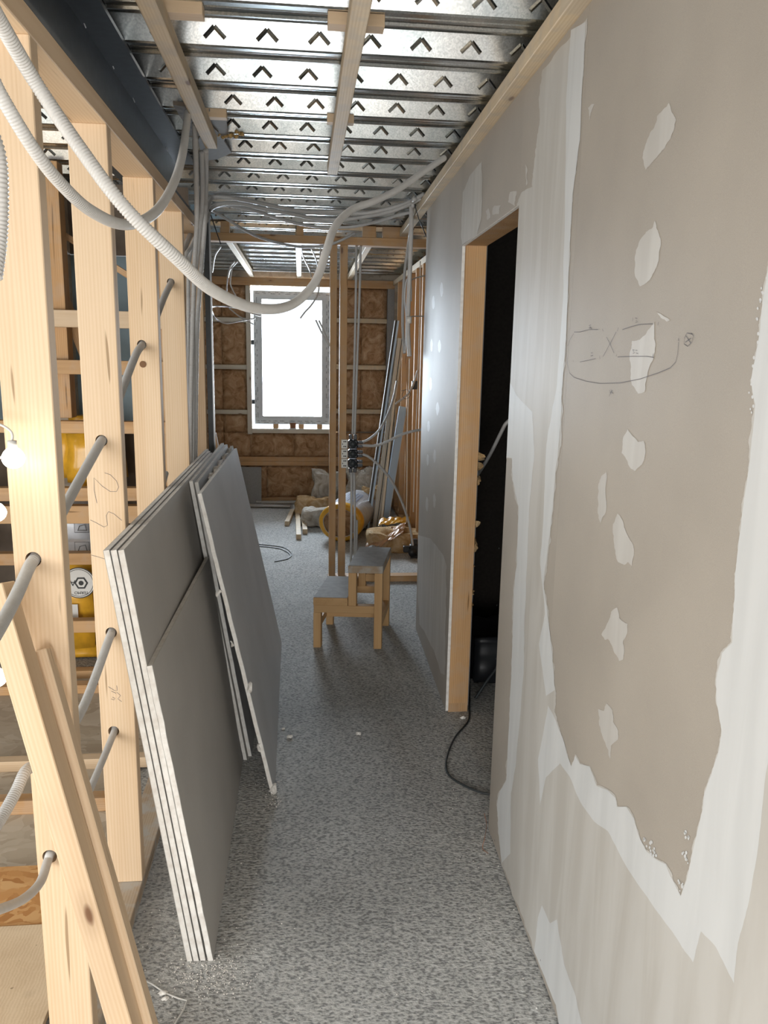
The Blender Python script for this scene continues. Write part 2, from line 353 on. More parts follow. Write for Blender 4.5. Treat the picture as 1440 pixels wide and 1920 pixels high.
# ================================================================ CEILING: slab with trapezoidal deck sheets
ceil = box('ceiling', (XL, Y0, ZD+0.085), (XR, Y1, ZD+0.2), SLAB); ceil['kind'] = 'structure'
PIT, FS = 0.3125, 2.252                                   # rib pitch, start of a lower flange
def rib_profile(y):
    return [(y, ZD), (y+0.006, ZD-0.004), (y+0.014, ZD-0.004), (y+0.020, ZD+0.002), (y+0.045, ZD+0.002), (y+0.050, ZD+0.007), (y+0.055, ZD+0.002), (y+0.080, ZD+0.002),
            (y+0.086, ZD-0.004), (y+0.094, ZD-0.004), (y+0.100, ZD), (y+0.124, ZD+0.062), (y+0.130, ZD+0.066), (y+PIT-0.032, ZD+0.066), (y+PIT-0.025, ZD+0.062)]
def chevron(V, F, x, y, w=0.060):
    """pressed ^ on the web that faces back down the corridor; web runs from (y, ZD) up to (y-0.0425, ZD+0.062)"""
    o = Vector((x, y, ZD)); u = Vector((0, -0.025, 0.062)).normalized(); n = Vector((0, -0.062, -0.025)).normalized(); ex = Vector((1, 0, 0))
    def arm(a, b):
        d = (b-a).normalized(); s = Vector((-d.y, d.x)); hw = 0.0062; i0 = len(V)
        for q, h in ((a-s*hw, 0), (a+s*hw, 0), (b+s*hw, 0), (b-s*hw, 0), (a.lerp(b, .08), .0055), (a.lerp(b, .92), .0055)):
            V.append(o + ex*q.x + u*q.y + n*(h+0.0002))
        F.extend([(i0, i0+3, i0+5, i0+4), (i0+1, i0+4, i0+5, i0+2), (i0, i0+4, i0+1), (i0+3, i0+2, i0+5)])
    arm(Vector((-w/2, 0.018)), Vector((0, 0.047))); arm(Vector((0, 0.047)), Vector((w/2, 0.018)))
k0 = -15
while FS + k0*PIT < Y1 - 0.12:
    V, F = [], []; prof = []
    nr = 3
    for j in range(nr):
        y = FS + (k0+j)*PIT
        if y > Y1-0.10: break
        prof += rib_profile(y)
        for i in range(-23, 9 if y < 5.5 else 9):
            chevron(V, F, i*0.152 + (0.03 if (k0+j) % 2 else 0.0) + 0.02, y)
    prof.append((FS+(k0+min(nr, j+1))*PIT if y <= Y1-0.10 else y, ZD))
    nv = len(V)
    for (y, z) in prof: V += [(XL, y, z), (1.45, y, z)]
    for i in range(len(prof)-1): a = nv+2*i; F.append((a, a+1, a+3, a+2))
    mesh('deck_sheet', V, F, ZINC, ceil); k0 += nr
    if y > Y1-0.10: break
# ================================================================ RIGHT WALL (x ~ .66): studs behind plasterboard, doorway
wr = root('wall_right', (0.655, 1.5, 0))
DY0, DY1, DZ, WT = 2.53, 3.495, 2.165, 2.505
WE = 4.66
def wbox(name, y0, y1, z0, z1, d0, d1, mat, parent=wr, bev=0.0):
    """slab that follows the wall: depth d0..d1 behind its face"""
    V = []
    for y in (y0, y1):
        for d in (d0, d1):
            for z in (z0, z1): V.append((wallx(y)+d, y, z))
    F = [(0, 1, 3, 2), (4, 6, 7, 5), (0, 4, 5, 1), (2, 3, 7, 6), (0, 2, 6, 4), (1, 5, 7, 3)]
    c = sum((Vector(v) for v in V), Vector())/8
    o = mesh(name, [Vector(v)-c for v in V], F, mat); o.location = c; return adopt(o, parent)
G = 0.0008
for (a, b, z0, z1) in ((-1.7, -0.5, 0.008, WT), (-0.5+G, 0.75, 0.008, WT), (0.75+G, 1.95, 0.008, WT), (1.95+G, DY0, 0.008, WT), (DY0, DY1, DZ, WT), (DY1+0.0, WE, 0.008, WT)):
    wbox('plasterboard_sheet', a, b, z0, z1, 0, 0.0125, PAPER)
# cut gypsum edges round the doorway
wbox('gypsum_edge', DY1-0.0006, DY1+0.0005, 0.008, DZ, -0.0003, 0.0127, GYPSUM); wbox('gypsum_edge', DY0+0.0005, DY1, DZ-0.0008, DZ+0.0002, -0.0003, 0.0127, GYPSUM)
wbox('door_jamb', DY1+0.004, DY1+0.049, 0.045, DZ+0.05, 0.0127, 0.108, WOODO)
wbox('bottom_plate', DY1+0.004, WE, 0.0, 0.045, 0.0127, 0.108, WOODO)
wbox('door_head', DY0, DY1+0.004, DZ+0.003, DZ+0.048, 0.0127, 0.108, WOODO)
wbox('door_jamb', DY0-0.048, DY0-0.003, 0.0, DZ+0.05, 0.0127, 0.108, WOODO)
for y in (0.1, 0.7, 1.3, 1.9, 4.1, WE-0.05): wbox('stud', y, y+0.045, 0.046, WT, 0.0127, 0.108, WOOD)
for (a, b) in ((-1.7, DY0-0.05), (DY1+0.05, WE)): wbox('plasterboard_back', a, b, 0.01, WT, 0.109, 0.1215, PAPERD)
# screw dimples down the cut edge
for px, py in ((936, 1028), (932, 1135), (930, 1235), (927, 1317), (922, 1407), (928, 1576), (1014, 1801)):
    p = onwall(px, py, 0.0004); mesh('screw_head', [p + Vector((-0.0006, math.cos(a)*0.0035, math.sin(a)*0.0035)) for a in [k*math.pi/4 for k in range(8)]], [tuple(range(8))], BLACK, wr)
def cp4(*P): return [(900+x/2.667, y/2.667) for x, y in P]
def cp5(*P): return [(900+x/2.667, 720+y/2.667) for x, y in P]
def cp6(*P): return [(900+x/2.667, 1300+y/2.667) for x, y in P]
def cp3(*P): return [(760+x/3.2, 1000+y/3.2) for x, y in P]
def cp2(*P): return [(780+x/2.91, 340+y/2.91) for x, y in P]
right_edge = cp4((540, 85), (525, 250), (505, 500), (490, 740), (465, 980), (440, 1400), (425, 1650)) + cp5((415, 0), (408, 200), (378, 480), (360, 700), (340, 850), (320, 1000), (345, 1180), (360, 1300), (378, 1530), (372, 1640), (400, 1720)) + \
    cp6((405, 200), (440, 320), (455, 360), (475, 305), (500, 350), (550, 362), (585, 460), (640, 480), (680, 520), (688, 565), (735, 565), (770, 620), (800, 720), (830, 780), (880, 825), (930, 850), (965, 930), (1005, 1010), (1030, 930), (1060, 790), (1110, 580), (1120, 490), (1155, 400), (1195, 260)) + \
    cp5((1205, 1740), (1180, 1600), (1175, 1480), (1205, 1340), (1255, 1290), (1265, 1100), (1270, 950), (1300, 700), (1320, 540), (1345, 380), (1370, 100)) + cp4((1350, 1900), (1390, 1700), (1410, 1500), (1440, 1300), (1500, 1000))
left_edge = [(2200, 300), (2200, 3400), (1060, 1950)] + cp6((405, 1650), (385, 1560), (365, 1450), (270, 1290), (200, 1090), (105, 850), (90, 700), (82, 560), (95, 490), (130, 430)) + \
    cp5((140, 1800), (155, 1400), (165, 1030), (182, 900), (190, 615), (160, 480), (158, 372), (118, 370)) + [(949, 800), (952.5, 720), (956.5, 640), (960, 560), (964, 470), (968.5, 390)] + cp4((210, 960), (262, 935), (275, 760), (298, 560), (312, 350))
patch('joint_compound', right_edge + left_edge, 0.0, COMP1, wr, amp=0.10, it=4)
patch('joint_compound', cp4((528, 110), (500, 700), (462, 980), (445, 1300), (432, 1650)) + cp5((412, 0), (403, 200), (374, 480), (356, 700), (334, 860), (318, 1000), (340, 1180), (356, 1300), (374, 1530), (330, 1560), (295, 1300), (325, 1150), (300, 900), (318, 640), (332, 300), (362, 120), (385, 0)) + cp4((415, 1500), (425, 980), (430, 500), (455, 150)), 0.0003, COMP2, wr, amp=0.03)
patch('joint_compound', cp5((138, -20), (150, -10), (185, 60), (262, 140), (272, 350), (248, 600), (238, 850), (222, 1200), (218, 1450), (180, 1900)) + cp6((155, 500), (152, 800), (108, 848), (92, 700), (85, 560), (98, 492), (132, 432)) + cp5((158, 1400), (168, 1030), (185, 900), (193, 612), (163, 480), (160, 370), (120, 368)), 0.0003, COMP2, wr, amp=0.03)
patch('joint_compound', cp6((378, 135), (410, 215), (442, 325), (456, 365), (476, 312), (500, 355), (548, 366), (583, 463), (638, 484), (678, 524), (685, 568), (733, 568), (768, 624), (798, 724), (828, 784), (878, 829), (928, 854), (963, 934), (1003, 1014), (1033, 934), (1063, 794), (1113, 584), (1123, 494), (1158, 404), (1198, 264)) + cp5((1208, 1740), (1184, 1600), (1180, 1480), (1210, 1345), (1260, 1294), (1270, 1100), (1275, 950), (1306, 700), (1326, 540), (1350, 380), (1376, 100)) + cp4((1354, 1900), (1394, 1700), (1414, 1500), (1448, 1300), (1560, 1200)) + [(1470, 900), (1460, 1300), (1436, 1450), (1420, 1600), (1402, 1700)] + cp6((1290, 1250), (1270, 1450), (1180, 1270), (1105, 1190), (1065, 1345), (1010, 1270), (960, 1190), (850, 1040), (740, 880), (640, 690), (570, 640), (500, 540), (450, 420), (400, 350), (330, 420), (300, 560), (290, 330), (340, 60)), 0.0003, COMP2, wr, amp=0.03)
patch('joint_compound', cp6((310, 1060), (350, 1150), (385, 1130), (420, 1350), (480, 1520), (520, 1700), (400, 1700), (380, 1560), (270, 1290), (290, 1120)), 0.0003, COMP2, wr, amp=0.03)
for P in (cp4((945, 515), (958, 560), (980, 600), (955, 690), (925, 740), (870, 800), (828, 850), (812, 790), (835, 700), (870, 640), (885, 580), (915, 548)),
          cp4((875, 1105), (895, 1170), (905, 1220), (885, 1330), (850, 1400), (800, 1432), (775, 1380), (780, 1250), (800, 1200), (830, 1160), (862, 1140)),
          cp4((870, 1608), (878, 1720), (865, 1800), (838, 1870), (822, 1960), (790, 1968), (760, 1925), (748, 1780), (760, 1705), (800, 1698), (830, 1670), (850, 1640)),
          cp5((738, 225), (765, 262), (790, 290), (822, 285), (828, 330), (812, 400), (775, 435), (745, 410), (708, 345), (715, 270)),
          cp5((632, 440), (630, 640), (603, 695), (588, 640), (592, 500), (606, 460)),
          cp5((688, 648), (712, 680), (735, 750), (768, 810), (765, 870), (762, 912), (740, 890), (720, 905), (690, 890), (672, 820), (665, 700)),
          cp5((685, 1118), (695, 1170), (738, 1200), (730, 1260), (715, 1290), (722, 1340), (715, 1378), (695, 1385), (655, 1300), (640, 1275), (625, 1280), (607, 1252), (640, 1190), (655, 1140)),
          cp5((632, 1598), (662, 1630), (665, 1690), (692, 1735), (688, 1780), (655, 1810), (650, 1875), (625, 1790), (595, 1705), (590, 1625), (620, 1635)),
          cp4((540, 540), (560, 520), (572, 520), (556, 560), (548, 600)), cp4((885, 1560), (950, 1600), (935, 1608), (905, 1590)),
          cp4((225, 820), (236, 840), (238, 920), (230, 930)), cp4((150, 960), (183, 955), (175, 1030), (140, 1010)), cp4((70, 1030), (103, 1025), (95, 1070), (62, 1075)), cp4((28, 1055), (42, 1040), (52, 1085), (35, 1100))):
    patch('screw_filler', P, 0.0, COMP3, wr, amp=0.09, it=3)
for P in (cp2((255, 60), (300, -40), (360, -110), (358, 180), (330, 300), (252, 346), (248, 200)),
          cp3((75, 10), (150, 30), (220, 120), (248, 200), (245, 300), (240, 560), (236, 850), (212, 840), (170, 700), (115, 590), (84, 545), (76, 400))):
    patch('joint_compound', P, 0.0, COMP1, wr, amp=0.05)
for cx, cy_, rw, rh in ((140, 590, 9, 40), (95, 660, 8, 42), (85, 895, 8, 36), (128, 900, 9, 34), (80, 1105, 8, 38), (117, 1240, 9, 36), (68, 1335, 8, 32), (64, 1520, 8, 34), (102, 1500, 8, 36), (60, 1760, 8, 40), (100, 1740, 8, 40)):
    patch('screw_filler', cp2(*[(cx+rw*math.cos(a)*random.uniform(.8, 1.1), cy_+rh*math.sin(a)*random.uniform(.85, 1.1)) for a in [k*math.pi/5 for k in range(10)]]), 0.0, COMP3, wr, amp=0.06, it=1)
# torn trowel dabs along the filler edges
for (x0, y0, x1, y1, n) in ((1290, 1560, 1276, 1675, 22), (1206, 1560, 1228, 1606, 16), (1434, 510, 1404, 790, 34)):
    V, F = [], []
    for i in range(n):
        t = random.random(); cx = x0+(x1-x0)*t+random.uniform(-7, 7); c_ = y0+(y1-y0)*t; i0 = len(V); k_ = random.uniform(1.0, 2.6)
        for a in range(6): V.append(onwall(cx+k_*math.cos(a*math.pi/3), c_+1.6*k_*math.sin(a*math.pi/3), 0.0011))
        F.append(tuple(range(i0, i0+6)))
    o = mesh('filler_dabs', V, F, COMP2, wr); o['kind'] = 'stuff'
def pencil(name, poly, w=0.0011, parent=wr):
    P = [onwall(x, y, 0.0016) for x, y in poly]; V, F = [], []
    for i, p in enumerate(P):
        t = (P[min(i+1, len(P)-1)]-P[max(0, i-1)]).normalized(); s = t.cross(WN).normalized()*w/2; V += [p-s, p+s]
        if i: a = 2*i-2; F.append((a, a+1, a+3, a+2))
    return mesh(name, V, F, PENCIL, parent)
for P in (((470, 1660), (500, 1660), (545, 1648), (590, 1648)), ((712, 1648), (760, 1632), (800, 1622), (865, 1620)), ((500, 1810), (540, 1802), (578, 1793)), ((688, 1785), (760, 1782), (835, 1782), (868, 1788)),
          ((632, 1685), (645, 1710), (670, 1765)), ((680, 1660), (660, 1700), (615, 1783)), ((692, 1638), (686, 1655)), ((612, 1645), (616, 1657)), ((893, 1610), (889, 1627)), ((866, 1768), (862, 1785)), ((684, 1772), (680, 1783)), ((598, 1780), (600, 1795)), ((466, 1800), (466, 1812)),
          ((468, 1668), (452, 1695), (438, 1730)), ((432, 1700), (427, 1740), (437, 1820), (448, 1865), (470, 1888), (530, 1907), (600, 1918), (700, 1915), (800, 1895), (890, 1865), (950, 1840), (978, 1810), (988, 1770), (992, 1710)),
          ((1062, 1672), (1035, 1665), (1022, 1690), (1020, 1720), (1038, 1732), (1058, 1712), (1066, 1680), (1055, 1664)), ((1030, 1680), (1052, 1715)), ((1055, 1690), (1026, 1712)), ((992, 1692), (996, 1702), (990, 1702), (992, 1692)),
          ((545, 1628), (555, 1625), (552, 1642), (544, 1640), (549, 1634), (558, 1644)), ((555, 1765), (563, 1764), (560, 1778), (553, 1780), (565, 1778)),
          ((765, 1588), (763, 1606)), ((776, 1590), (786, 1592), (780, 1602), (790, 1610), (778, 1612)), ((762, 1750), (772, 1750), (765, 1758), (774, 1764), (764, 1768)), ((778, 1752), (788, 1752), (780, 1766), (791, 1768))):
    pencil('pencil_mark', cp4(*P))
for P in (((648, 30), (652, 50)), ((656, 25), (655, 52)), ((662, 30), (650, 45)), ((645, 62), (655, 38), (664, 48))): pencil('pencil_mark', cp5(*P))
# batten that caps the wall under the deck
rb = timber('ceiling_batten', (wallx(-1)-0.0245, -1.6, WT+0.024), (wallx(5.75)-0.0245, 5.70, WT+0.024), 0.049, 0.046, (1, 0, 0), WOODP)
tag(rb, 'long timber batten running under the metal ceiling along the top of the plastered right wall', 'batten')
wbox('top_plate', -1.6, WE, WT+0.0, WT+0.05, 0.001, 0.108, WOODP)
# dark room behind the doorway
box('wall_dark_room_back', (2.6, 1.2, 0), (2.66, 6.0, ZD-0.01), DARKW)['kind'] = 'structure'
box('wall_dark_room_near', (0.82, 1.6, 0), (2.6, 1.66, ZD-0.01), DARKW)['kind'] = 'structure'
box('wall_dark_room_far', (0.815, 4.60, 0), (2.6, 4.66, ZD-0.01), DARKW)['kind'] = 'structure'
# ================================================================ LEFT STUD WALL (x -.61 .. -.51)
wl = root('wall_left', (-0.56, 2.0, 0))
SY = [-0.9, -0.26, 0.39, 1.04, 1.682, 2.275, 2.925, 3.585, 4.235]
box('bottom_plate', (-0.61, -1.5, 0), (-0.51, 4.30, 0.045), WOODG, wl, 0.002, 'y')
box('top_plate', (-0.61, -1.5, 2.278), (-0.51, 4.30, 2.328), WOOD, wl, 0.002, 'y')
studs = {}
for y in SY: studs[y] = box('stud', (-0.611, y, 0.0455), (-0.51, y+0.045, 2.278), WOOD, wl, 0.002)
HOLES = {1.682: [(-0.571, 1.261), (-0.567, 0.80), (-0.582, 0.555)], 2.275: [(-0.565, 1.449), (-0.566, 0.88), (-0.574, 0.565)], 2.925: [(-0.57, 1.72), (-0.568, 1.05)], 3.585: [(-0.566, 1.99)]}
for y, hs in HOLES.items(): bool_holes(studs[y], [((x, y+0.02, z), (0, 1, 0.12), 0.0165) for x, z in hs])
def scrawl(P, y, parent, w=0.0012):
    Q = [at(px, py, y-0.0006) for px, py in P]; V, F = [], []
    for i, p in enumerate(Q):
        t = (Q[min(i+1, len(Q)-1)]-Q[max(0, i-1)]).normalized(); s = t.cross(Vector((0, 1, 0))).normalized()*w/2; V += [p-s, p+s]
        if i: a = 2*i-2; F.append((a, a+1, a+3, a+2))
    mesh('pencil_scrawl', V, F, PENCIL, parent)
c4 = lambda *P: [(x/3, 600+y/3) for x, y in P]
for P in (c4((588, 860), (620, 870), (655, 905), (668, 940), (655, 965), (620, 965), (575, 935), (528, 888), (530, 960), (545, 1030)), c4((508, 1125), (540, 1140), (585, 1165), (605, 1155), (598, 1100), (610, 1078), (640, 1090), (685, 1128)), c4((512, 1322), (560, 1335), (600, 1348))):
    scrawl([tuple(v.xy) for v in [Vector((a, b, 0)) for a, b in P]], 2.275, studs[2.275])
c7 = lambda *P: [(x/4.8, 1250+y/4.8) for x, y in P]
for P in (c7((1050, 170), (1055, 215), (1030, 215), (975, 180)), c7((1000, 290), (1025, 300), (1035, 285), (1010, 275)), c7((1050, 230), (1085, 260), (1060, 290), (1095, 315)), c7((1000, 220), (1045, 240))): scrawl(P, 2.275, studs[2.275])
# steel edge profile that ends the stud wall
ep = thing('steel_channel', 'dark and silver steel channel standing upright where the left stud wall ends', 'steel profile', (-0.50, 4.40, 0))
box('web', (-0.515, 4.372, 0), (-0.512, 4.410, 2.42), STEEL, ep); box('flange', (-0.512, 4.372, 0), (-0.488, 4.375, 2.42), STEEL, ep); box('flange', (-0.512, 4.407, 0), (-0.482, 4.410, 2.42), SILVER, ep)
# ================================================================ STEEL BEAM on the stud wall
sb = thing('steel_beam', 'dark painted steel I-beam lying on the top plate of the left stud wall', 'beam', (-0.60, 1.3, 2.33))
box('bottom_flange', (-0.69, -1.5, 2.329), (-0.512, 4.05, 2.341), STEEL, sb); box('web', (-0.607, -1.5, 2.341), (-0.597, 4.05, 2.566), STEEL, sb)
box('top_flange', (-0.69, -1.5, 2.566), (-0.512, 4.05, 2.578), STEEL, sb)
for px, py in ((152, 30), (206, 110), (246, 175), (309, 270)):
    p = atx(px, py, -0.597); tube('fixing_pin', [p, p+Vector((0.012, -0.004, -0.03))], 0.0018, SILVER, sb, sides=6)
# ================================================================ BACK WALL with window
YB = 9.05
wb = root('wall_back', (-0.1, YB+0.1, 0))
box('sheathing', (-1.4, YB+0.13, 0), (-0.60, YB+0.16, ZD+0.08), OSBD, wb); box('sheathing', (-0.60, YB+0.13, 0), (0.36, YB+0.16, 0.80), OSBD, wb)
box('sheathing', (0.36, YB+0.13, 0), (1.5, YB+0.16, ZD+0.08), OSBD, wb); box('sheathing', (-0.60, YB+0.13, 2.45), (0.36, YB+0.16, ZD+0.08), OSBD, wb)
hT = lambda x0, x1, z0, z1, m=WOODO, y0=YB-0.0: box('nogging', (x0, y0, z0), (x1, y0+0.06, z1), m, wb, 0.002, 'x')
box('top_plate', (-1.25, YB-0.03, 2.415), (1.02, YB+0.1, 2.50), WOODO, wb, 0.002, 'x')
box('bottom_plate', (-1.25, YB-0.02, 0), (1.02, YB+0.08, 0.045), WOODO, wb, 0.002, 'x')
box('window_stud', (-0.627, YB-0.01, 0.78), (-0.575, YB+0.1, 2.414), WOODW, wb, 0.002)
box('window_stud', (0.318, YB-0.01, 0.05), (0.37, YB+0.1, 2.414), WOODO, wb, 0.002)
box('corner_stud', (0.944, YB-0.04, 0.046), (1.02, YB+0.1, 2.414), GREYB, wb, 0.002)
hT(-1.25, 0.944, 0.418, 0.468); hT(-1.25, 0.944, 0.470, 0.520)
box('window_sill_plate', (-0.574, YB-0.02, 0.795), (0.317, YB+0.12, 0.845), WOODW, wb, 0.002, 'x')
for z in (1.005, 1.505, 2.02): hT(-1.25, -0.628, z, z+0.048, WOODW); hT(0.371, 0.943, z+0.02, z+0.068, WOODP)
def batt(name, x0, x1, z0, z1, y, mat=WOOL, parent=wb, amp=0.03, nx=None, axis='y'):
    nx = max(4, int((x1-x0)/0.035)); nz = max(4, int((z1-z0)/0.035)); V, F = [], []; sd = random.uniform(0, 50)
    for j in range(nz+1):
        for i in range(nx+1):
            u, v = i/nx, j/nz; e = min(u, 1-u, v, 1-v); b = min(1, e*9)
            n = noise.noise(Vector((x0+u*(x1-x0), z0+v*(z1-z0), sd))*6)*amp*0.8 + noise.noise(Vector((x0+u*(x1-x0), z0+v*(z1-z0), sd+9))*19)*amp*0.5
            V.append((x0+u*(x1-x0), y - 0.02*b - n*b + 0.02, z0+v*(z1-z0)))
    for j in range(nz):
        for i in range(nx): a = j*(nx+1)+i; F.append((a, a+1, a+nx+2, a+nx+1))
    # closed back
    n0 = len(V); ring = [i for i in range(nx+1)] + [j*(nx+1)+nx for j in range(1, nz+1)] + [nz*(nx+1)+i for i in range(nx-1, -1, -1)] + [j*(nx+1) for j in range(nz-1, 0, -1)]
    for r in ring: V.append((V[r][0], y+0.1, V[r][2]))
    m_ = len(ring)
    for k in range(m_): a, b = ring[k], ring[(k+1) % m_]; F.append((b, a, n0+k, n0+(k+1) % m_))
    F.append(tuple(range(n0, n0+m_)))
    if axis == 'x': V = [(-q[1], q[0], q[2]) if False else (q[1], q[0], q[2]) for q in V]
    return mesh(name, V, F, mat, parent, smooth=True)
for (z0, z1) in ((0.046, 0.417),):
    for a, b in ((-1.25, -0.42), (-0.42, 0.317), (0.37, 0.944)): batt('insulation_batt', a, b, z0, z1, YB+0.02)
for a, b in ((-1.25, -0.90), (-0.90, -0.60), (-0.60, -0.10), (-0.10, 0.317), (0.37, 0.66), (0.66, 0.944)): batt('insulation_batt', a, b, 0.521, 0.794, YB+0.01)
zz = (0.795, 1.004), (1.054, 1.504), (1.554, 2.019), (2.069, 2.414)
for z0, z1 in zz:
    for a, b in ((-1.25, -0.90), (-0.90, -0.628)): batt('insulation_batt', a, b, z0+0.001, z1-0.001, YB+0.01)
    for a, b in ((0.371, 0.66), (0.66, 0.943)): batt('insulation_batt', a, b, z0+0.022, min(z1+0.02, 2.412), YB+0.01)
# window
wd = root('window_1', (-0.12, YB+0.07, 0.89))
def ring(name, x0, x1, z0, z1, w, y0, y1, mat, parent):
    bm = bmesh.new()
    o = [(x0, z0), (x1, z0), (x1, z1), (x0, z1)]; i_ = [(x0+w, z0+w), (x1-w, z0+w), (x1-w, z1-w), (x0+w, z1-w)]
    def v(p, y): return bm.verts.new((p[0], y, p[1]))
    of, if_, ob, ib = [v(p, y0) for p in o], [v(p, y0) for p in i_], [v(p, y1) for p in o], [v(p, y1) for p in i_]
    for k in range(4):
        n = (k+1) % 4
        bm.faces.new((of[k], of[n], if_[n], if_[k])); bm.faces.new((ob[k], ib[k], ib[n], ob[n])); bm.faces.new((if_[k], if_[n], ib[n], ib[k])); bm.faces.new((of[k], ob[k], ob[n], of[n]))
    bmesh.ops.recalc_face_normals(bm, faces=bm.faces); me = bpy.data.meshes.new(name); bm.to_mesh(me); bm.free(); return link(name, me, parent, mat)
ring('window_frame', -0.545, 0.304, 0.895, 2.365, 0.06, YB+0.03, YB+0.10, PVCG, wd)
ring('sash', -0.493, 0.252, 0.947, 2.313, 0.040, YB+0.015, YB+0.085, PVCG, wd)
box('glass_pane', (-0.455, YB+0.05, 0.985), (0.214, YB+0.056, 2.275), GLASS, wd)
mk = []
V, F = [], []
random.seed(3)
def dash(x, z, w, h):
    i0 = len(V); V.extend([(x, YB+0.0292, z), (x+w, YB+0.0292, z), (x+w, YB+0.0292, z+h), (x, YB+0.0292, z+h)]); F.append((i0, i0+1, i0+2, i0+3))
for zb in (0.905, 0.925, 2.33, 2.345):
    x = -0.52
    while x < 0.27:
        n = random.randint(3, 7)
        for k in range(n): dash(x, zb, 0.005, random.uniform(0.005, 0.011)); x += 0.0085
        x += random.uniform(0.02, 0.06)
for xb in (-0.535, -0.515, 0.262, 0.282):
    z = 0.97
    while z < 2.28:
        for k in range(random.randint(3, 7)): dash(xb, z, random.uniform(0.006, 0.012), 0.005); z += 0.0085
        z += random.uniform(0.03, 0.09)
mesh('film_print', V, F, plain('grey_print', (0.12, 0.13, 0.15), 0.6), wd)
for z in (1.12, 1.78): box('fixing_strap', (-0.574, YB+0.05, z), (-0.546, YB+0.08, z+0.05), STEEL, wd)
for x in (-0.34, -0.05, 0.16): box('packer', (x, YB+0.03, 0.846), (x+0.06, YB+0.09, 0.894), WOODO, wd)
# ================================================================ PARTITION FRAME across the corridor (y 5.73)
wf = root('wall_partition', (0.3, 5.78, 0))
YF = 5.73
box('top_plate', (-1.05, YF, 2.443), (1.0, YF+0.09, 2.497), WOODO, wf, 0.002, 'x')
box('bottom_plate', (0.186, YF, 0.0), (1.0, YF+0.09, 0.045), WOODO, wf, 0.002, 'x')
box('stud', (0.192, YF, 0.046), (0.240, YF+0.09, 2.442), WOODO, wf, 0.002); box('stud', (0.262, YF, 0.046), (0.314, YF+0.09, 2.442), WOODO, wf, 0.002)
for px0, px1 in ((414, 430), (556, 569), (680, 705), (718, 770)):
    a, b = at(px0, 432, YF+0.02), at(px1, 432, YF+0.02); box('packing_block', (a.x, YF+0.01, 2.498), (b.x, YF+0.08, ZD-0.005), WOODO, wf, 0.002, 'x')
# far right stud wall (x ~ 1.0)
wq = root('wall_right_far', (1.05, 7.4, 0))
box('top_plate', (1.0, YF, 2.45), (1.09, YB-0.05, 2.50), WOODP, wq, 0.002, 'y'); box('bottom_plate', (1.0, YF+0.1, 0), (1.09, YB-0.05, 0.045), WOODO, wq, 0.002, 'y')
for y in (5.86, 6.30, 6.75, 7.15, 7.6, 8.05, 8.5): box('stud', (1.0, y, 0.046), (1.09, y+0.045, 2.449), WOODO, wq, 0.002)
box('sheathing', (1.091, YF, 0), (1.115, YB, 2.5), OSBO, wq)
# hidden sides that close the rooms, after an added rear light block
box('rear_light_block', (XL, Y0, 1.80), (1.6, Y0+0.08, ZD), OSBD)['kind'] = 'structure'  # unseen lintel added behind the camera to darken the upper right wall
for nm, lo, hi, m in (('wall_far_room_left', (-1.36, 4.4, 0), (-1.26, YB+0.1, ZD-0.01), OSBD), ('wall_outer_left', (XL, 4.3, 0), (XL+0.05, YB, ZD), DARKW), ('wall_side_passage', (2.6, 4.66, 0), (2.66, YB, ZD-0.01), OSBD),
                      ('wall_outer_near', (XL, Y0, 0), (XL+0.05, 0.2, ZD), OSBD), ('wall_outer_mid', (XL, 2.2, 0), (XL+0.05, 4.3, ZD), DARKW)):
    box(nm, lo, hi, m)['kind'] = 'structure'
# ================================================================ LEFT ROOM: cross frame, membrane, floor boards
wc = root('wall_left_room', (-1.6, 4.05, 0))
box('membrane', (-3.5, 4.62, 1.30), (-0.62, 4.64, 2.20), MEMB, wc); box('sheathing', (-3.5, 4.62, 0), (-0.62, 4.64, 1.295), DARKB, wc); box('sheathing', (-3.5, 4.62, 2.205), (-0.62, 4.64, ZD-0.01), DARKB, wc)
for z0, z1, m in ((1.80, 1.88, WOOD), (1.577, 1.645, WOODO), (1.29, 1.35, WOODO), (0.95, 1.017, WOODO), (0.835, 0.925, WOODO), (0.62, 0.68, WOODO), (0.256, 0.32, WOODO), (0.0, 0.045, WOODO)):
    box('nogging', (-3.4, 4.0, z0), (-0.64, 4.06, z1), m, wc, 0.002, 'x')
for x, zb in ((-1.22, 1.36), (-1.85, 0.0), (-2.5, 0.0), (-0.70, 0.0)): box('stud', (x, 4.062, zb), (x+0.075, 4.15, ZD-0.02), WOODO, wc, 0.002)
timber('brace', (-1.32, 4.18, 2.35), (-1.02, 4.18, 1.45), 0.05, 0.045, (1, 0, 0), WOODO, wc); timber('brace', (-1.42, 4.23, 2.40), (-0.80, 4.23, 2.02), 0.03, 0.045, (0, 0, 1), WOODO, wc)
# left room floor: boards on the floor
def slab(name, poly, z0, z1, mat, label=None, cat=None, parent=None):
    bm = bmesh.new(); t = [bm.verts.new((x, y, z1)) for x, y in poly]; b = [bm.verts.new((x, y, z0)) for x, y in poly]; n = len(poly)
    bm.faces.new(t)
    bm.faces.new(b[::-1])
    for i in range(n): bm.faces.new((t[i], b[i], b[(i+1) % n], t[(i+1) % n]))
    bmesh.ops.recalc_face_normals(bm, faces=bm.faces); me = bpy.data.meshes.new(name); bm.to_mesh(me); bm.free(); o = link(name, me, parent, mat)
    return tag(o, label, cat) if label else o
for (y0, y1) in ((-1.5, 0.9), (0.905, 3.30), (3.305, 3.98)):
    for (x0, x1) in ((-3.5, -1.905), (-1.9, -0.68)):
        slab('floor_panel', [(x0, y0), (x1, y0), (x1, y1), (x0, y1)], 0.0, 0.012, OSBD, parent=fl_)
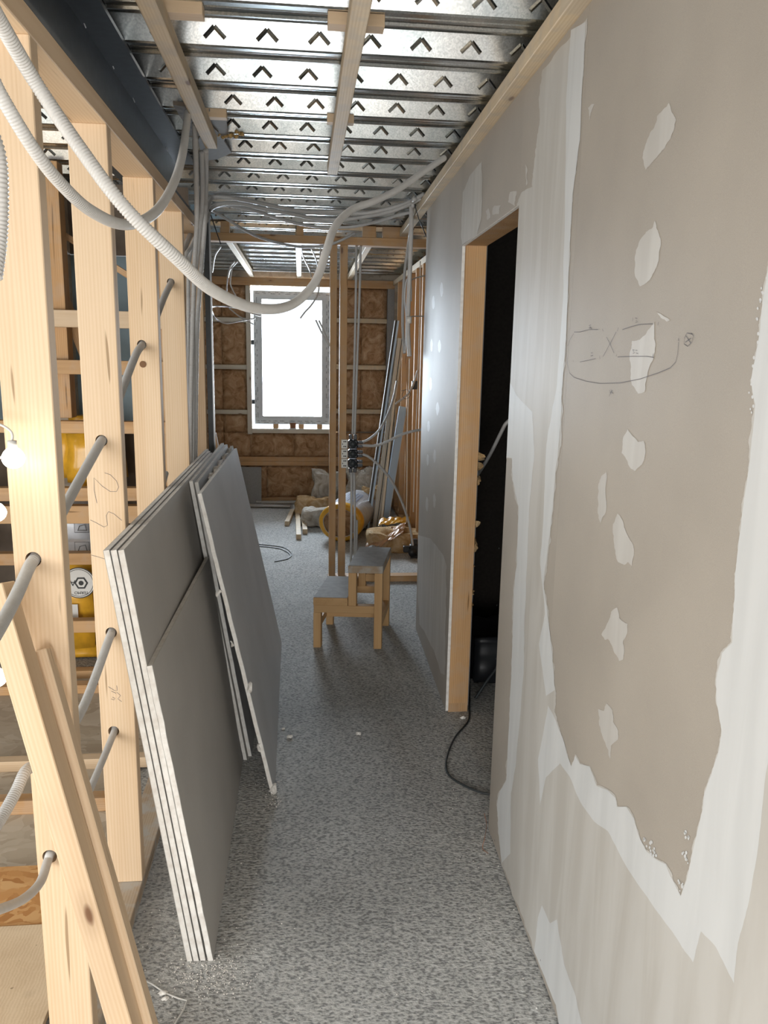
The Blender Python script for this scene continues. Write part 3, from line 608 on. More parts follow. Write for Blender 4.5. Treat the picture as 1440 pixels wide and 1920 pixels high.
tag(timber('floor_timber', (-3.3, 2.76, 0.0395), (-0.66, 2.76, 0.0395), 0.055, 0.055, (0, 0, 1), WOODO), 'orange-brown timber lying across the board floor of the left room, nearest of three', 'timber')
tag(timber('floor_timber', (-2.4, 3.07, 0.0345), (-0.64, 3.07, 0.0345), 0.045, 0.05, (0, 0, 1), WOOD), 'pale timber lying across the board floor of the left room, middle of three', 'timber')
tag(timber('floor_timber', (-3.3, 3.82, 0.0345), (-0.66, 3.82, 0.0345), 0.045, 0.06, (0, 0, 1), WOODO), 'orange timber lying on the floor right before the left room battens, farthest of three', 'timber')
slab('floor_board', [(-1.9, 2.13), (-0.66, 2.13), (-0.66, 2.41), (-1.9, 2.41)], 0.0125, 0.026, OSBO, 'orange strand board offcut on the floor behind the near left stud', 'board')
slab('floor_board', [(-1.9, 1.2), (-0.655, 1.2), (-0.655, 2.12), (-1.9, 2.12)], 0.0125, 0.032, PLY, 'pale plywood sheet on the floor at the lower left corner', 'board')
# insulation packs behind the cross frame
def pack(name, c, s, mat, label, dz=0):
    o = thing(name, label, 'insulation', c); bm = bmesh.new(); bmesh.ops.create_cube(bm, size=1); bmesh.ops.scale(bm, vec=s, verts=bm.verts)
    bmesh.ops.bevel(bm, geom=list(bm.edges), offset=min(s)*0.3, segments=3, affect='EDGES'); bmesh.ops.subdivide_edges(bm, edges=list(bm.edges), cuts=2, use_grid_fill=True)
    for v in bm.verts: v.co += v.normal*noise.noise(v.co*9+Vector(c))*0.03; v.co += Vector(c)+Vector((0, 0, s[2]/2))
    me = bpy.data.meshes.new(name); bm.to_mesh(me); bm.free(); link('wrapping', me, o, mat, smooth=True); return o
p1 = pack('insulation_pack', (-1.28, 4.33, 0.015), (0.50, 0.32, 0.60), YELLOW, 'yellow wrapped insulation pack with a round emblem behind the battens of the left room')
p2 = pack('insulation_pack', (-1.26, 4.33, 0.62), (0.46, 0.30, 0.30), FILMW, 'whitish printed insulation pack lying on the yellow one in the left room')
p3 = pack('insulation_pack', (-1.14, 4.36, 0.93), (0.34, 0.28, 0.42), YELLOW, 'yellow wrapped insulation pack topmost behind the battens of the left room')
def disc(name, c, r, mat, parent, r0=0.0, n=32, y=0.0):
    V, F = [], []
    for k in range(n):
        a = 2*math.pi*k/n; V += [(c[0]+r*math.cos(a), c[1]-y, c[2]+r*math.sin(a)), (c[0]+r0*math.cos(a), c[1]-y, c[2]+r0*math.sin(a))]
    for k in range(n): a, b = 2*k, 2*((k+1) % n); F.append((a, b, b+1, a+1))
    if r0 == 0: V, F = [V[2*k] for k in range(n)], [tuple(range(n))]
    return mesh(name, V, F, mat, parent)
e0 = at(148, 1093, 4.145)
disc('emblem', e0, 0.085, INK, p1); disc('emblem_ring', e0, 0.080, PAPERW, p1, 0.075, y=0.001); disc('emblem_field', e0, 0.072, PAPERW, p1, y=0.001)
disc('emblem_hexagon', (e0.x+0.012, e0.y, e0.z), 0.036, INK, p1, n=6, y=0.002); disc('emblem_hexagon', (e0.x+0.012, e0.y, e0.z), 0.026, PAPERW, p1, n=6, y=0.003); disc('emblem_dot', (e0.x+0.012, e0.y, e0.z), 0.013, INK, p1, y=0.004)
def text(name, s, loc, size, mat, parent, rot=(math.radians(90), 0, 0)):
    c = bpy.data.curves.new(name, 'FONT'); c.body = s; c.size = size; c.align_x = 'CENTER'; c.align_y = 'CENTER'; c.extrude = 0.0002
    o = bpy.data.objects.new(name, c); COL.objects.link(o); dg = bpy.context.evaluated_depsgraph_get(); me = bpy.data.meshes.new_from_object(o.evaluated_get(dg))
    bpy.data.objects.remove(o); m = link(name, me, None, mat); m.location = loc; m.rotation_euler = rot; return adopt(m, parent)
RV = (math.radians(90), math.radians(180), 0)
text('emblem_lettering', 'AV', (e0.x-0.045, e0.y-0.003, e0.z+0.002), 0.045, INK, p1, RV)
text('emblem_lettering', 'TERMO', (e0.x+0.010, e0.y-0.003, e0.z-0.053), 0.022, INK, p1, RV)
lp = at(134, 1150, 4.145); box('paper_label', (lp.x-0.04, lp.y-0.002, lp.z-0.07), (lp.x+0.035, lp.y, lp.z+0.05), PAPERW, p1)
for px, py in ((156, 990), (157, 1028)):
    q = at(px, py, 4.165); ring('print_box', q.x-0.045, q.x+0.03, q.z-0.025, q.z+0.035, 0.002, q.y-0.002, q.y-0.001, INK, p2)
    V = [(q.x-0.03, q.y-0.002, q.z-0.015), (q.x+0.02, q.y-0.002, q.z-0.015), (q.x+0.012, q.y-0.002, q.z+0.02), (q.x-0.02, q.y-0.002, q.z+0.012)]
    V2 = [tuple(Vector(v)*0.8+Vector((q.x-.004, q.y-.002, q.z))*0.2+Vector((0, -.0001, 0))) for v in V]
    mesh('print_mark', V+V2, [(k, (k+1) % 4, (k+1) % 4+4, k+4) for k in range(4)], INK, p2)
# small white balls hanging at the left, their surface set to glow
GLOW = emis('white_glow', (1.0, 0.93, 0.80), 14.0)
def ball(c, r, label, power):
    o = thing('glowing_ball', label, 'lamp', c); bm = bmesh.new(); bmesh.ops.create_uvsphere(bm, u_segments=20, v_segments=12, radius=r)
    for v in bm.verts:
        if v.co.z > 0: v.co.x *= 1-v.co.z/r*0.15; v.co.y *= 1-v.co.z/r*0.15
        v.co += Vector(c)
    me = bpy.data.meshes.new('ball'); bm.to_mesh(me); bm.free(); link('ball', me, o, GLOW, smooth=True)
    tube('socket', [Vector(c)+Vector((0, 0, r*0.9)), Vector(c)+Vector((0, 0, r+0.012))], r*0.4, WIREW, o)  # short white stub on top of the ball
    return o
b1 = at(25, 858, 1.62); ball(b1, 0.022, 'glowing bulb hanging in front of the nearest left stud', 1)
b2 = at(-8, 960, 1.75); ball(b2, 0.022, 'glowing bulb at the left edge, second from the top', 1)
b3 = at(-6, 1270, 1.75); ball(b3, 0.022, 'glowing bulb at the left edge, lowest of the three', 1)
lc = tube('ball_cable', [b1+Vector((-0.16, 0.02, 0.12)), b1+Vector((-0.06, 0.01, 0.08)), b1+Vector((0, 0, 0.05)), b1+Vector((-0.03, 0.03, 0.0)), b2+Vector((-0.02, 0, 0.1)), b2+Vector((0, 0, 0.05)), b2+Vector((-0.05, 0, -0.1)), b3+Vector((-0.04, 0, 0.15)), b3+Vector((0, 0, 0.055))], 0.0025, WIREW)
tag(lc, 'thin pale cable that carries the glowing balls at the left edge', 'cable')
# ================================================================ BATTENS under the deck
def bat(p0, p1, label, mat=WOODP, z=2.5, w=0.047): return tag(timber('ceiling_batten', (p0[0], p0[1], z+0.024), (p1[0], p1[1], z+0.024), w, 0.047, (1, 0, 0), mat), label, 'batten')
bt1 = bat((-0.366, -0.6), (-0.366, 3.45), 'left ceiling batten beside the dark steel beam')
bt2 = bat((0.142, -0.6), (0.136, 3.83), 'middle ceiling batten that ends above the corridor')
def shim(c, s, label): return tag(box('wedge_block', (c[0]-s[0]/2, c[1]-s[1]/2, 2.548), (c[0]+s[0]/2, c[1]+s[1]/2, 2.5785), WOOD, None, 0.001, 'x'), label, 'wedge')
shim((0.142, 2.30), (0.15, 0.05), 'wooden wedge between the metal deck and the middle batten, nearer one')
shim((0.142, 3.19), (0.10, 0.04), 'wooden wedge between the metal deck and the middle batten, farther one')
shim((-0.32, 2.29), (0.13, 0.05), 'wooden wedge between the metal deck and the left batten, nearer one')
shim((-0.33, 3.20), (0.10, 0.04), 'wooden wedge between the metal deck and the left batten, farther one')
bat((-0.55, 5.83), (-0.55, 9.0), 'left of the three ceiling battens in the far room'); bat((-0.03, 5.83), (-0.04, 8.98), 'middle of the three ceiling battens in the far room'); bat((0.50, 5.83), (0.515, 9.0), 'right of the three ceiling battens in the far room')
# torn patch with expanding foam by the left batten end
tp = [atz(x, y, 2.572) for x, y in ((392, 205), (424, 222), (428, 245), (420, 262), (434, 284), (408, 296), (380, 300), (372, 260))]
fo = thing('foam_patch', 'yellowish expanding foam and torn edge at the end of the left ceiling batten', 'foam', (-0.38, 3.45, 2.55))
bm = bmesh.new()
for k in range(26):
    t = k/25; M = Matrix.Translation((-0.44+0.20*t+random.uniform(-.008, .008), 3.50+random.uniform(-0.01, 0.03)-0.05*abs(t-0.4), 2.568+random.uniform(-0.008, 0.006)))
    bmesh.ops.create_icosphere(bm, subdivisions=2, radius=random.uniform(0.005, 0.011), matrix=M)
for v in bm.verts: v.co += Vector((noise.noise(v.co*60), noise.noise(v.co*70+Vector((3, 3, 3))), noise.noise(v.co*50)))*0.006
me = bpy.data.meshes.new('foam'); bm.to_mesh(me); bm.free(); link('foam', me, fo, FOAM, smooth=True)
slab('torn_board', [(-0.46, 3.10), (-0.38, 3.12), (-0.36, 3.30), (-0.335, 3.44), (-0.35, 3.50), (-0.47, 3.51), (-0.455, 3.3)], 2.560, 2.574, plain('rusty_patch', (0.16, 0.13, 0.10), 0.8, var=0.4, bump=0.6, scale=30), parent=fo); slab('torn_board', [(q.x, q.y) for q in tp], 2.566, 2.5755, GREYB, parent=fo)
# ================================================================ PLASTERBOARD SHEETS leaning on the left wall
def board(label, base, topx, zt, y0, y1, mat=PAPERD, th=0.0165, rag=0.0, near_rag=0.0, base1=None, topx1=None, group=None, zt1=None):
    """sheet standing on its long edge: base x at floor, top x at height zt; y0..y1"""
    base1 = base if base1 is None else base1; topx1 = topx if topx1 is None else topx1; zt1 = zt if zt1 is None else zt1
    o = thing('plasterboard_sheet', label, 'plasterboard', ((base+topx)/2, (y0+y1)/2, 0), group)
    n = Vector((zt, 0, (base-topx))).normalized()*th   # face normal (towards +x, up)
    ns, nt_ = 24, 28; fr = []
    rg = random.Random(sum(map(ord, label)))
    def P(u, v):   # u along y, v up
        bx = base+(base1-base)*u; tx = topx+(topx1-topx)*u; zz_ = zt+(zt1-zt)*u
        y = y0+(y1-y0)*u; q = Vector((bx+(tx-bx)*v, y, zz_*v)); return q
    # outline
    out = []
    for i in range(ns+1): out.append((i/ns, 0.0, 0))
    for i in range(1, nt_+1): out.append((1.0, i/nt_, 0))
    for i in range(ns-1, -1, -1): out.append((i/ns, 1.0, 1))
    for i in range(nt_-1, 0, -1): out.append((0.0, i/nt_, 2))
    pts = []
    for (u, v, k) in out:
        q = P(u, v)
        if k == 1 and rag: q.z -= rg.random()**3*rag; q.y += rg.uniform(-rag, rag)*0.2
        if k == 2 and near_rag: q.y += rg.uniform(-1, 1)*near_rag
        pts.append(q)
    up = [q - n*0.0 for q in pts]; dn = [q - n*0.84 for q in pts]
    for q in up+dn: q.z = max(q.z, 0.001)
    m_ = len(pts)
    gz = mesh('gypsum_core', [q for q in up]+[q for q in dn], [(i, m_+i, m_+(i+1) % m_, (i+1) % m_) for i in range(m_)], GYPSUM, o)
    for nm, A, off, mt in (('face_paper', up, n*0.02, mat), ('back_paper', dn, -n*0.02, PAPERD)):
        bm = bmesh.new(); vs = [bm.verts.new(q+off) for q in A]; vb = [bm.verts.new(q+off*3) for q in A]; bm.faces.new(vs); bm.faces.new(vb)
        for i in range(m_): bm.faces.new((vs[i], vb[i], vb[(i+1) % m_], vs[(i+1) % m_]))
        bmesh.ops.recalc_face_normals(bm, faces=bm.faces); bmesh.ops.triangulate(bm, faces=[f for f in bm.faces if len(f.verts) > 4])
        me = bpy.data.meshes.new(nm); bm.to_mesh(me); bm.free(); link(nm, me, o, mt)
    return o
PB1 = board_mat('plasterboard_front', (0.47, 0.45, 0.42))
PB2 = board_mat('plasterboard_blueish', (0.56, 0.565, 0.57))
board('full height plasterboard sheet leaning nearest to the left studs, rearmost of the near stack', -0.316, -0.486, 1.205, 1.975, 4.10, PAPERD)
board('full height plasterboard sheet, second from the studs in the near stack', -0.298, -0.468, 1.205, 1.975, 4.02, PAPERD)
board('full height plasterboard sheet, third from the studs in the near stack', -0.279, -0.450, 1.205, 1.975, 3.95, PB1)
board('lower plasterboard sheet with torn near edge at the front of the near stack', -0.257, -0.392, 0.895, 1.972, 3.085, PB1, near_rag=0.004, topx1=-0.375)
board('plasterboard sheet behind the far leaning stack, its straight near edge closest to the studs', -0.240, -0.431, 1.20, 3.10, 4.42, PAPERD, topx1=-0.440)
board('plasterboard sheet of the far stack, pressed onto the one nearest the studs', -0.222, -0.414, 1.19, 3.13, 4.45, PB2, near_rag=0.003, topx1=-0.423)
board('plasterboard sheet with crumbled top edge in the middle of the far stack', -0.197, -0.397, 1.175, 3.42, 4.40, PAPERD, rag=0.06, topx1=-0.407)
board('plasterboard sheet with broken top edge just behind the front sheet of the far stack', -0.170, -0.381, 1.185, 3.30, 4.43, PAPERD, rag=0.04, near_rag=0.008, topx1=-0.390)
fb = board('big bluish grey plasterboard sheet with torn near edge at the front of the far stack', -0.114, -0.364, 1.198, 2.83, 4.48, PB2, near_rag=0.006, base1=-0.130, topx1=-0.374, zt1=1.165)
# torn paper and crumbs on its near edge
for k, (px, py) in enumerate(((413, 1110), (437, 1210), (470, 1290), (488, 1400), (516, 1480))):
    q = at(px, py, 2.83); bm = bmesh.new(); bmesh.ops.create_icosphere(bm, subdivisions=2, radius=0.009 if k < 4 else 0.017, matrix=Matrix.Translation(q+Vector((-0.004, 0, 0))) @ Matrix.Diagonal((0.8, 0.7, 1.7, 1)))
    for v in bm.verts: v.co += Vector((noise.noise(v.co*70), noise.noise(v.co*80), noise.noise(v.co*60)))*0.016; v.co.z = max(v.co.z, 0.001)
    me = bpy.data.meshes.new('torn_paper'); bm.to_mesh(me); bm.free(); link('torn_paper', me, fb, GYPSUM)
tag(timber('wood_offcut', at(392, 893, 3.6)+Vector((0, 0, 0)), at(404, 884, 3.7), 0.022, 0.015, (0, 0, 1), WOOD), 'small bright wood offcut stuck between the broken plasterboard tops', 'offcut')
tag(timber('wood_strip', (-0.30, 4.56, 0.01), at(402, 812, 4.62), 0.045, 0.018, (0, 1, 0), WOODO), 'short timber strip leaning behind the far plasterboard stack', 'timber')
# ================================================================ LEANING TIMBERS lower left
def lean(pt, pb, y0, y1, a, b, label):
    """squared timber whose front face runs from pt (depth y0) through pb (depth y1) down to the floor"""
    P, Q = at(pt[0], pt[1], y0), at(pb[0], pb[1], y1); d = (Q-P)/(Q.z-P.z); B = P + d*(0.015-P.z)
    o_ = Vector((0, b/2, 0)); return tag(timber('leaning_timber', P+o_, B+o_, a, b, (1, 0, 0), WOOD), label, 'timber')
lean((-18, 1106), (221, 1920), 1.575, 1.38, 0.047, 0.070, 'pale squared timber leaning in the lower left foreground, front one of two')
lean((66, 1226), (262, 1920), 1.63, 1.43, 0.045, 0.040, 'squared timber with a reddish edge leaning in the lower left, behind the front one')
# ================================================================ CONDUITS
def px3(P): return [at(*p) for p in P]
def cond(name, P, r, label, mat=CONDW, **kw): return tag(tube(name, P, r, mat, None, **kw), label, 'conduit')
cond('corrugated_conduit', px3([(-60, -80, 1.30), (-25, -5, 1.38), (8, 55, 1.44), (70, 160, 1.52), (150, 278, 1.52), (233, 388, 1.52), (330, 483, 1.58), (400, 545, 1.72), (480, 578, 1.98), (545, 572, 2.25), (590, 530, 2.45), (612, 470, 2.62), (628, 425, 2.8), (660, 393, 3.0), (700, 378, 3.12), (745, 356, 3.28), (790, 325, 3.45), (833, 296, 3.60)]),
     0.0118, 'long white corrugated conduit sagging from the upper left to the right top of the corridor', ridge=0.0013, pitch=0.0056, sides=12)
cond('corrugated_conduit', px3([(-70, 30, 1.46), (-20, 135, 1.50), (5, 185, 1.52), (60, 275, 1.57), (110, 340, 1.64), (170, 395, 1.76), (235, 421, 1.92), (290, 399, 2.12), (325, 345, 2.38), (342, 290, 2.65), (350, 232, 2.92), (352, 212, 3.0)]),
     0.0118, 'grey-white conduit looping past the left studs up to the hole in the metal deck', ridge=0.0007, pitch=0.0056, sides=12)
cond('corrugated_conduit', px3([(-30, 230, 1.1), (-9, 290, 1.12), (-4, 360, 1.12), (-6, 440, 1.12), (-16, 520, 1.1)]), 0.012, 'short white corrugated conduit at the extreme left edge beside the nearest stud', ridge=0.0015, pitch=0.0056, sides=14)
H = lambda y, i: Vector((HOLES[y][i][0], y+0.02, HOLES[y][i][1]))
c1 = [Vector((-0.56, 4.6, 2.42)), Vector((-0.562, 4.1, 2.22)), H(3.585, 0)+Vector((0, 0.05, 0.03)), H(3.585, 0), Vector((-0.568, 3.42, 1.915)), Vector((-0.57, 3.15, 1.79)), H(2.925, 0), Vector((-0.572, 2.82, 1.68)), Vector((-0.573, 2.55, 1.55)), H(2.275, 0)+Vector((0, 0.03, 0.005)), H(2.275, 0)+Vector((0, -0.03, -0.006)), Vector((-0.575, 2.05, 1.36)), Vector((-0.575, 1.85, 1.295)), H(1.682, 0), H(1.682, 0)+Vector((-0.002, -0.04, -0.012))]
cond('wall_conduit', c1 + px3([(30, 1118, 1.555), (0, 1175, 1.44), (-40, 1240, 1.32)]), 0.0125, 'grey conduit threaded through the uppermost holes of the left studs', mat=CONDG, ridge=0.0006, pitch=0.005, sides=12)
c2 = [Vector((-0.567, 3.3, 1.2)), H(2.925, 1), Vector((-0.57, 2.6, 0.955)), H(2.275, 1), H(2.275, 1)+Vector((0, -0.05, -0.012)), Vector((-0.567, 1.95, 0.79)), H(1.682, 1), H(1.682, 1)+Vector((-0.002, -0.04, -0.012))]
cond('wall_conduit', c2 + px3([(52, 1442, 1.56), (28, 1488, 1.50), (-5, 1545, 1.43), (-50, 1605, 1.34)]), 0.0115, 'grey conduit through the left studs at hip height behind the leaning timbers', mat=CONDG, ridge=0.0006, pitch=0.005, sides=12)
c3 = [Vector((-0.572, 2.7, 0.66)), H(2.275, 2)+Vector((0, 0.03, 0.008)), H(2.275, 2), H(2.275, 2)+Vector((0, -0.05, -0.012)), Vector((-0.578, 2.0, 0.525)), Vector((-0.580, 1.85, 0.525)), H(1.682, 2), H(1.682, 2)+Vector((-0.002, -0.03, -0.008))]
cond('wall_conduit', c3 + px3([(75, 1655, 1.60), (45, 1685, 1.53), (0, 1705, 1.44), (-40, 1715, 1.36)]), 0.010, 'grey conduit through the lowest holes of the left studs above the plywood sheet', mat=CONDG, sides=12)
# vertical bundle by the end of the stud wall
for i, P in enumerate(([(365, 232, 3.25), (368, 330, 3.5), (369, 415, 3.72), (364, 520, 3.78), (359, 700, 3.78), (357, 880, 3.78)], [(386, 282, 3.45), (386, 350, 3.7), (384, 420, 3.85), (376, 520, 3.88), (369, 640, 3.85), (366, 880, 3.85)],
                       [(378, 285, 3.45), (379, 380, 3.7), (372, 460, 3.8), (363, 560, 3.82), (362, 700, 3.82), (362, 880, 3.82)], [(392, 400, 4.3), (384, 420, 4.1), (372, 440, 3.95), (357, 465, 3.85), (347, 485, 3.8), (340, 560, 3.8)],
                       [(396, 372, 4.4), (386, 400, 4.2), (374, 430, 4.0), (356, 480, 3.9), (353, 600, 3.86), (352, 880, 3.86)])):
    cond('vertical_conduit', px3(P), 0.0105 if i < 3 else 0.009, ['ribbed grey conduit dropping from the deck hole, front one of the vertical bundle', 'grey conduit dropping beside the left batten end, right one of the bundle', 'grey conduit between the two others in the bundle at the stud wall end', 'grey conduit bending from the ceiling back behind the fourth left stud', 'thin grey conduit at the left of the bundle, half hidden by the studs'][i], mat=CONDG, ridge=0.0007, pitch=0.006, sides=10)
# conduits crossing under the deck
cr = [([(388, 385, 4.35), (397, 371, 4.5), (432, 371, 4.5), (474, 378, 4.6), (526, 389, 4.7), (578, 397, 4.8), (630, 397, 4.85), (680, 400, 4.85), (725, 392, 4.8), (765, 380, 4.7), (795, 364, 4.55)], 0.011, 'uppermost grey conduit crossing the corridor under the metal deck'),
      ([(385, 405, 4.35), (397, 390, 4.55), (418, 382, 4.6), (453, 382, 4.65), (484, 389, 4.7), (547, 401, 4.8), (599, 411, 4.9), (651, 411, 4.9), (690, 405, 4.9), (730, 397, 4.8), (765, 384, 4.7), (790, 371, 4.6)], 0.0115, 'second grey conduit crossing under the deck, just below the uppermost'),
      ([(395, 388, 4.8), (425, 385, 4.9), (467, 392, 5.0), (505, 404, 5.1), (557, 419, 5.2), (609, 426, 5.3), (660, 425, 5.3), (700, 417, 5.2), (740, 405, 5.0), (770, 398, 4.9)], 0.0095, 'third grey conduit crossing under the deck with a gentle sag'),
      ([(392, 393, 5.0), (402, 397, 5.1), (432, 415, 5.2), (463, 434, 5.35), (495, 448, 5.5), (547, 461, 5.62), (588, 463, 5.65), (620, 458, 5.65), (645, 448, 5.65), (665, 438, 5.68)], 0.0085, 'thin conduit sagging lowest across the corridor before the partition plate')]
for P, r, lb in cr: cond('ceiling_conduit', px3(P), r, lb, mat=CONDG, ridge=0.0006, pitch=0.009, sides=10)
cond('drop_conduit', px3([(778, 372, 4.6), (772, 385, 4.7), (771, 430, 4.8), (768, 520, 4.9), (765, 600, 4.9), (766, 640, 4.88), (768, 668, 4.86)]), 0.0135, 'grey conduit hanging down from the deck beside the end of the plastered wall', mat=CONDG, sides=12)
cond('drop_conduit', px3([(774, 384, 4.66), (770, 430, 5.1), (764, 470, 5.3), (758, 520, 5.3), (755, 600, 5.3), (758, 662, 5.2)]), 0.010, 'bundle tube hanging behind the drop conduit at the plastered wall end', mat=CONDG, sides=10)
cond('drop_conduit', px3([(760, 662, 5.0), (762, 600, 5.0), (759, 560, 5.0), (762, 527, 4.98), (768, 524, 4.97), (771, 540, 4.96), (771, 565, 4.96)]), 0.005, 'thin looped end hung on the drop conduit', mat=CONDG, sides=8)
tape = at(767, 600, 4.88); tg = tube('tape_wrap', [tape+Vector((0, 0, -0.02)), tape+Vector((0, 0, 0.02))], 0.017, WIREW); tag(tg, 'white tape wrapped round the hanging drop conduit', 'tape')
for P, lb in (([(768, 527, 5.0), (780, 521, 5.1), (800, 516, 5.2)], 'upper white cable running from the hanging conduit behind the plastered wall'), ([(766, 594, 4.95), (780, 593, 5.1), (802, 593, 5.2)], 'lower white cable running from the hanging conduit behind the plastered wall')):
    tag(tube('white_cable', px3(P), 0.0035, WIREW), lb, 'cable')
for i, P in enumerate(([(788, 490, 6.6), (787, 600, 6.6), (784, 700, 6.6), (782, 760, 6.6), (778, 850, 6.6), (775, 960, 6.6)], [(768, 672, 6.9), (766, 740, 6.9), (764, 800, 6.9), (763, 900, 6.9), (762, 980, 6.9)])):
    tag(tube('white_cable', px3(P), 0.005, WIREW), ['pale cable running down the timber studs right next to the plastered wall end', 'pale cable running down the far right studs below the hanging conduit'][i], 'cable')
# black cable ties
for P, lb in (([(387, 385, 4.3), (393, 392, 4.3), (394, 400, 4.3), (414, 458, 4.4)], 'black strap dangling at the left where the conduits cross'), ([(777, 382, 4.7), (785, 410, 4.75), (800, 445, 4.8)], 'black tie dangling from the right ceiling batten')):
    tag(tube('cable_tie', px3(P), 0.0028, BLACK, curve=False), lb, 'strap')
# ================================================================ SOCKET BOXES with their conduits
sx = thing('socket_column', 'three white double sockets with black back boxes on the second partition stud', 'socket', (0.36, 5.70, 0.98))
a0 = at(652, 850, YF); xs0 = a0.x
for k, (t_, b_) in enumerate(((824, 841), (842, 859), (860, 877))):
    z1 = at(660, t_, YF).z; z0 = at(660, b_, YF).z
    pc = at(646, (t_+b_)/2, YF-0.01); pl_ = box('socket_plate', (pc.x-0.024, YF-0.012, z0), (pc.x+0.022, YF-0.001, z1), SOCK, sx, 0.002)
    for dz in (-0.018, 0.018):
        for dx in (-0.004, 0.008): disc('socket_slot', (pc.x+dx, YF-0.0125, (z0+z1)/2+dz), 0.005, INK, pl_, n=10)
    disc('socket_screw', (pc.x-0.014, YF-0.0125, (z0+z1)/2), 0.004, INK, pl_, n=8)
    bb = box('back_box', (0.330, YF-0.025, z0+0.001), (0.398, YF+0.03, z1-0.001), BLACK, sx, 0.008)
    V, F = [], []; tube('box_lid', [(0.364, YF-0.029, (z0+z1)/2), (0.364, YF-0.024, (z0+z1)/2)], 0.026, BLACKR, bb, sides=16)
    for dz in (-0.015, 0.013): box('side_inlet', (0.398, YF-0.018, (z0+z1)/2+dz-0.010), (0.436, YF+0.012, (z0+z1)/2+dz+0.010), BLACK, bb, 0.003)
zt_, zb_ = at(660, 824, YF).z, at(660, 877, YF).z
for x in (0.347, 0.380): box('inlet', (x-0.012, YF-0.015, zt_), (x+0.012, YF+0.01, zt_+0.036), BLACK, sx, 0.003); box('inlet', (x-0.012, YF-0.015, zb_-0.034), (x+0.012, YF+0.01, zb_), BLACK, sx, 0.003)
for i, (P, r) in enumerate((([(661, 814, 5.73), (664, 700, 5.73), (667, 560, 5.73), (668, 470, 5.76), (668, 462, 5.8)], 0.0085), ([(665, 814, 5.73), (669, 700, 5.73), (674, 560, 5.73), (676, 470, 5.76), (676, 462, 5.8)], 0.0085),
                       ([(659, 887, 5.73), (659, 960, 5.70), (658, 1060, 5.66)], 0.0095), ([(664, 887, 5.73), (665, 960, 5.70), (665, 1050, 5.66)], 0.0095), ([(669, 975, 5.70), (669, 1000, 5.68), (668, 1040, 5.66)], 0.0085),
                       ([(680, 829, 5.72), (694, 822, 5.72), (712, 805, 5.75), (728, 775, 5.85), (738, 745, 6.0), (744, 715, 6.2)], 0.0085), ([(680, 835, 5.72), (700, 836, 5.70), (720, 831, 5.65), (748, 817, 5.6), (772, 809, 5.55), (800, 804, 5.55)], 0.0095),
                       ([(680, 852, 5.72), (692, 857, 5.71), (712, 874, 5.72), (735, 903, 5.78), (755, 945, 5.9), (768, 985, 6.0), (774, 1022, 6.1)], 0.0095))):
    cond('socket_conduit', px3(P), r, ['left one of two conduits rising from the black socket boxes', 'right one of two conduits rising from the black socket boxes', 'left conduit running down from the socket boxes', 'right conduit running down from the socket boxes', 'short third conduit standing beside the two below the sockets',
         'conduit arching up and right from the top socket box', 'conduit running from the top socket box to the plastered wall end', 'long conduit arching from the middle socket box down to the floor box'][i], mat=CONDG, sides=10)
jb = thing('junction_box', 'black junction box lying on the floor past the plastered wall end', 'junction box', tuple(atz(772, 1046, 0)))
j = atz(772, 1046, 0.0); box('box_body', (j.x-0.02, j.y-0.03, 0.03), (j.x+0.06, j.y+0.03, 0.12), BLACK, jb, 0.008); box('box_arm', (j.x-0.075, j.y-0.02, 0.05), (j.x-0.02, j.y+0.02, 0.105), BLACK, jb, 0.006)
tube('round_inlet', [(j.x+0.0, j.y-0.045, 0.055), (j.x+0.0, j.y+0.02, 0.055)], 0.035, BLACK, jb, sides=14); box('top_inlet', (j.x-0.01, j.y-0.02, 0.12), (j.x+0.045, j.y+0.02, 0.165), BLACK, jb, 0.004); box('foot', (j.x-0.01, j.y-0.02, 0), (j.x+0.05, j.y+0.02, 0.03), BLACK, jb, 0.004)
# black box on the far right studs
bx = at(777, 722, 6.55); tag(box('switch_box', bx-Vector((0.022, 0.02, 0.035)), bx+Vector((0.022, 0.03, 0.035)), BLACK, None, 0.005), 'small black box hanging on cables at the far right studs', 'junction box')
tag(tube('grey_cable', px3([(742, 757, 6.3), (756, 747, 6.35), (768, 735, 6.4), (777, 715, 6.5), (783, 695, 6.55)]), 0.008, CONDG), 'grey flat cable slanting up to the small black box', 'cable')
tag(tube('wire_loop', px3([(752, 733, 6.3), (763, 731, 6.3), (770, 740, 6.3), (762, 748, 6.3), (754, 742, 6.3), (758, 731, 6.3)]), 0.0018, BLACKR), 'thin black wire loop hanging below the small black box', 'wire')
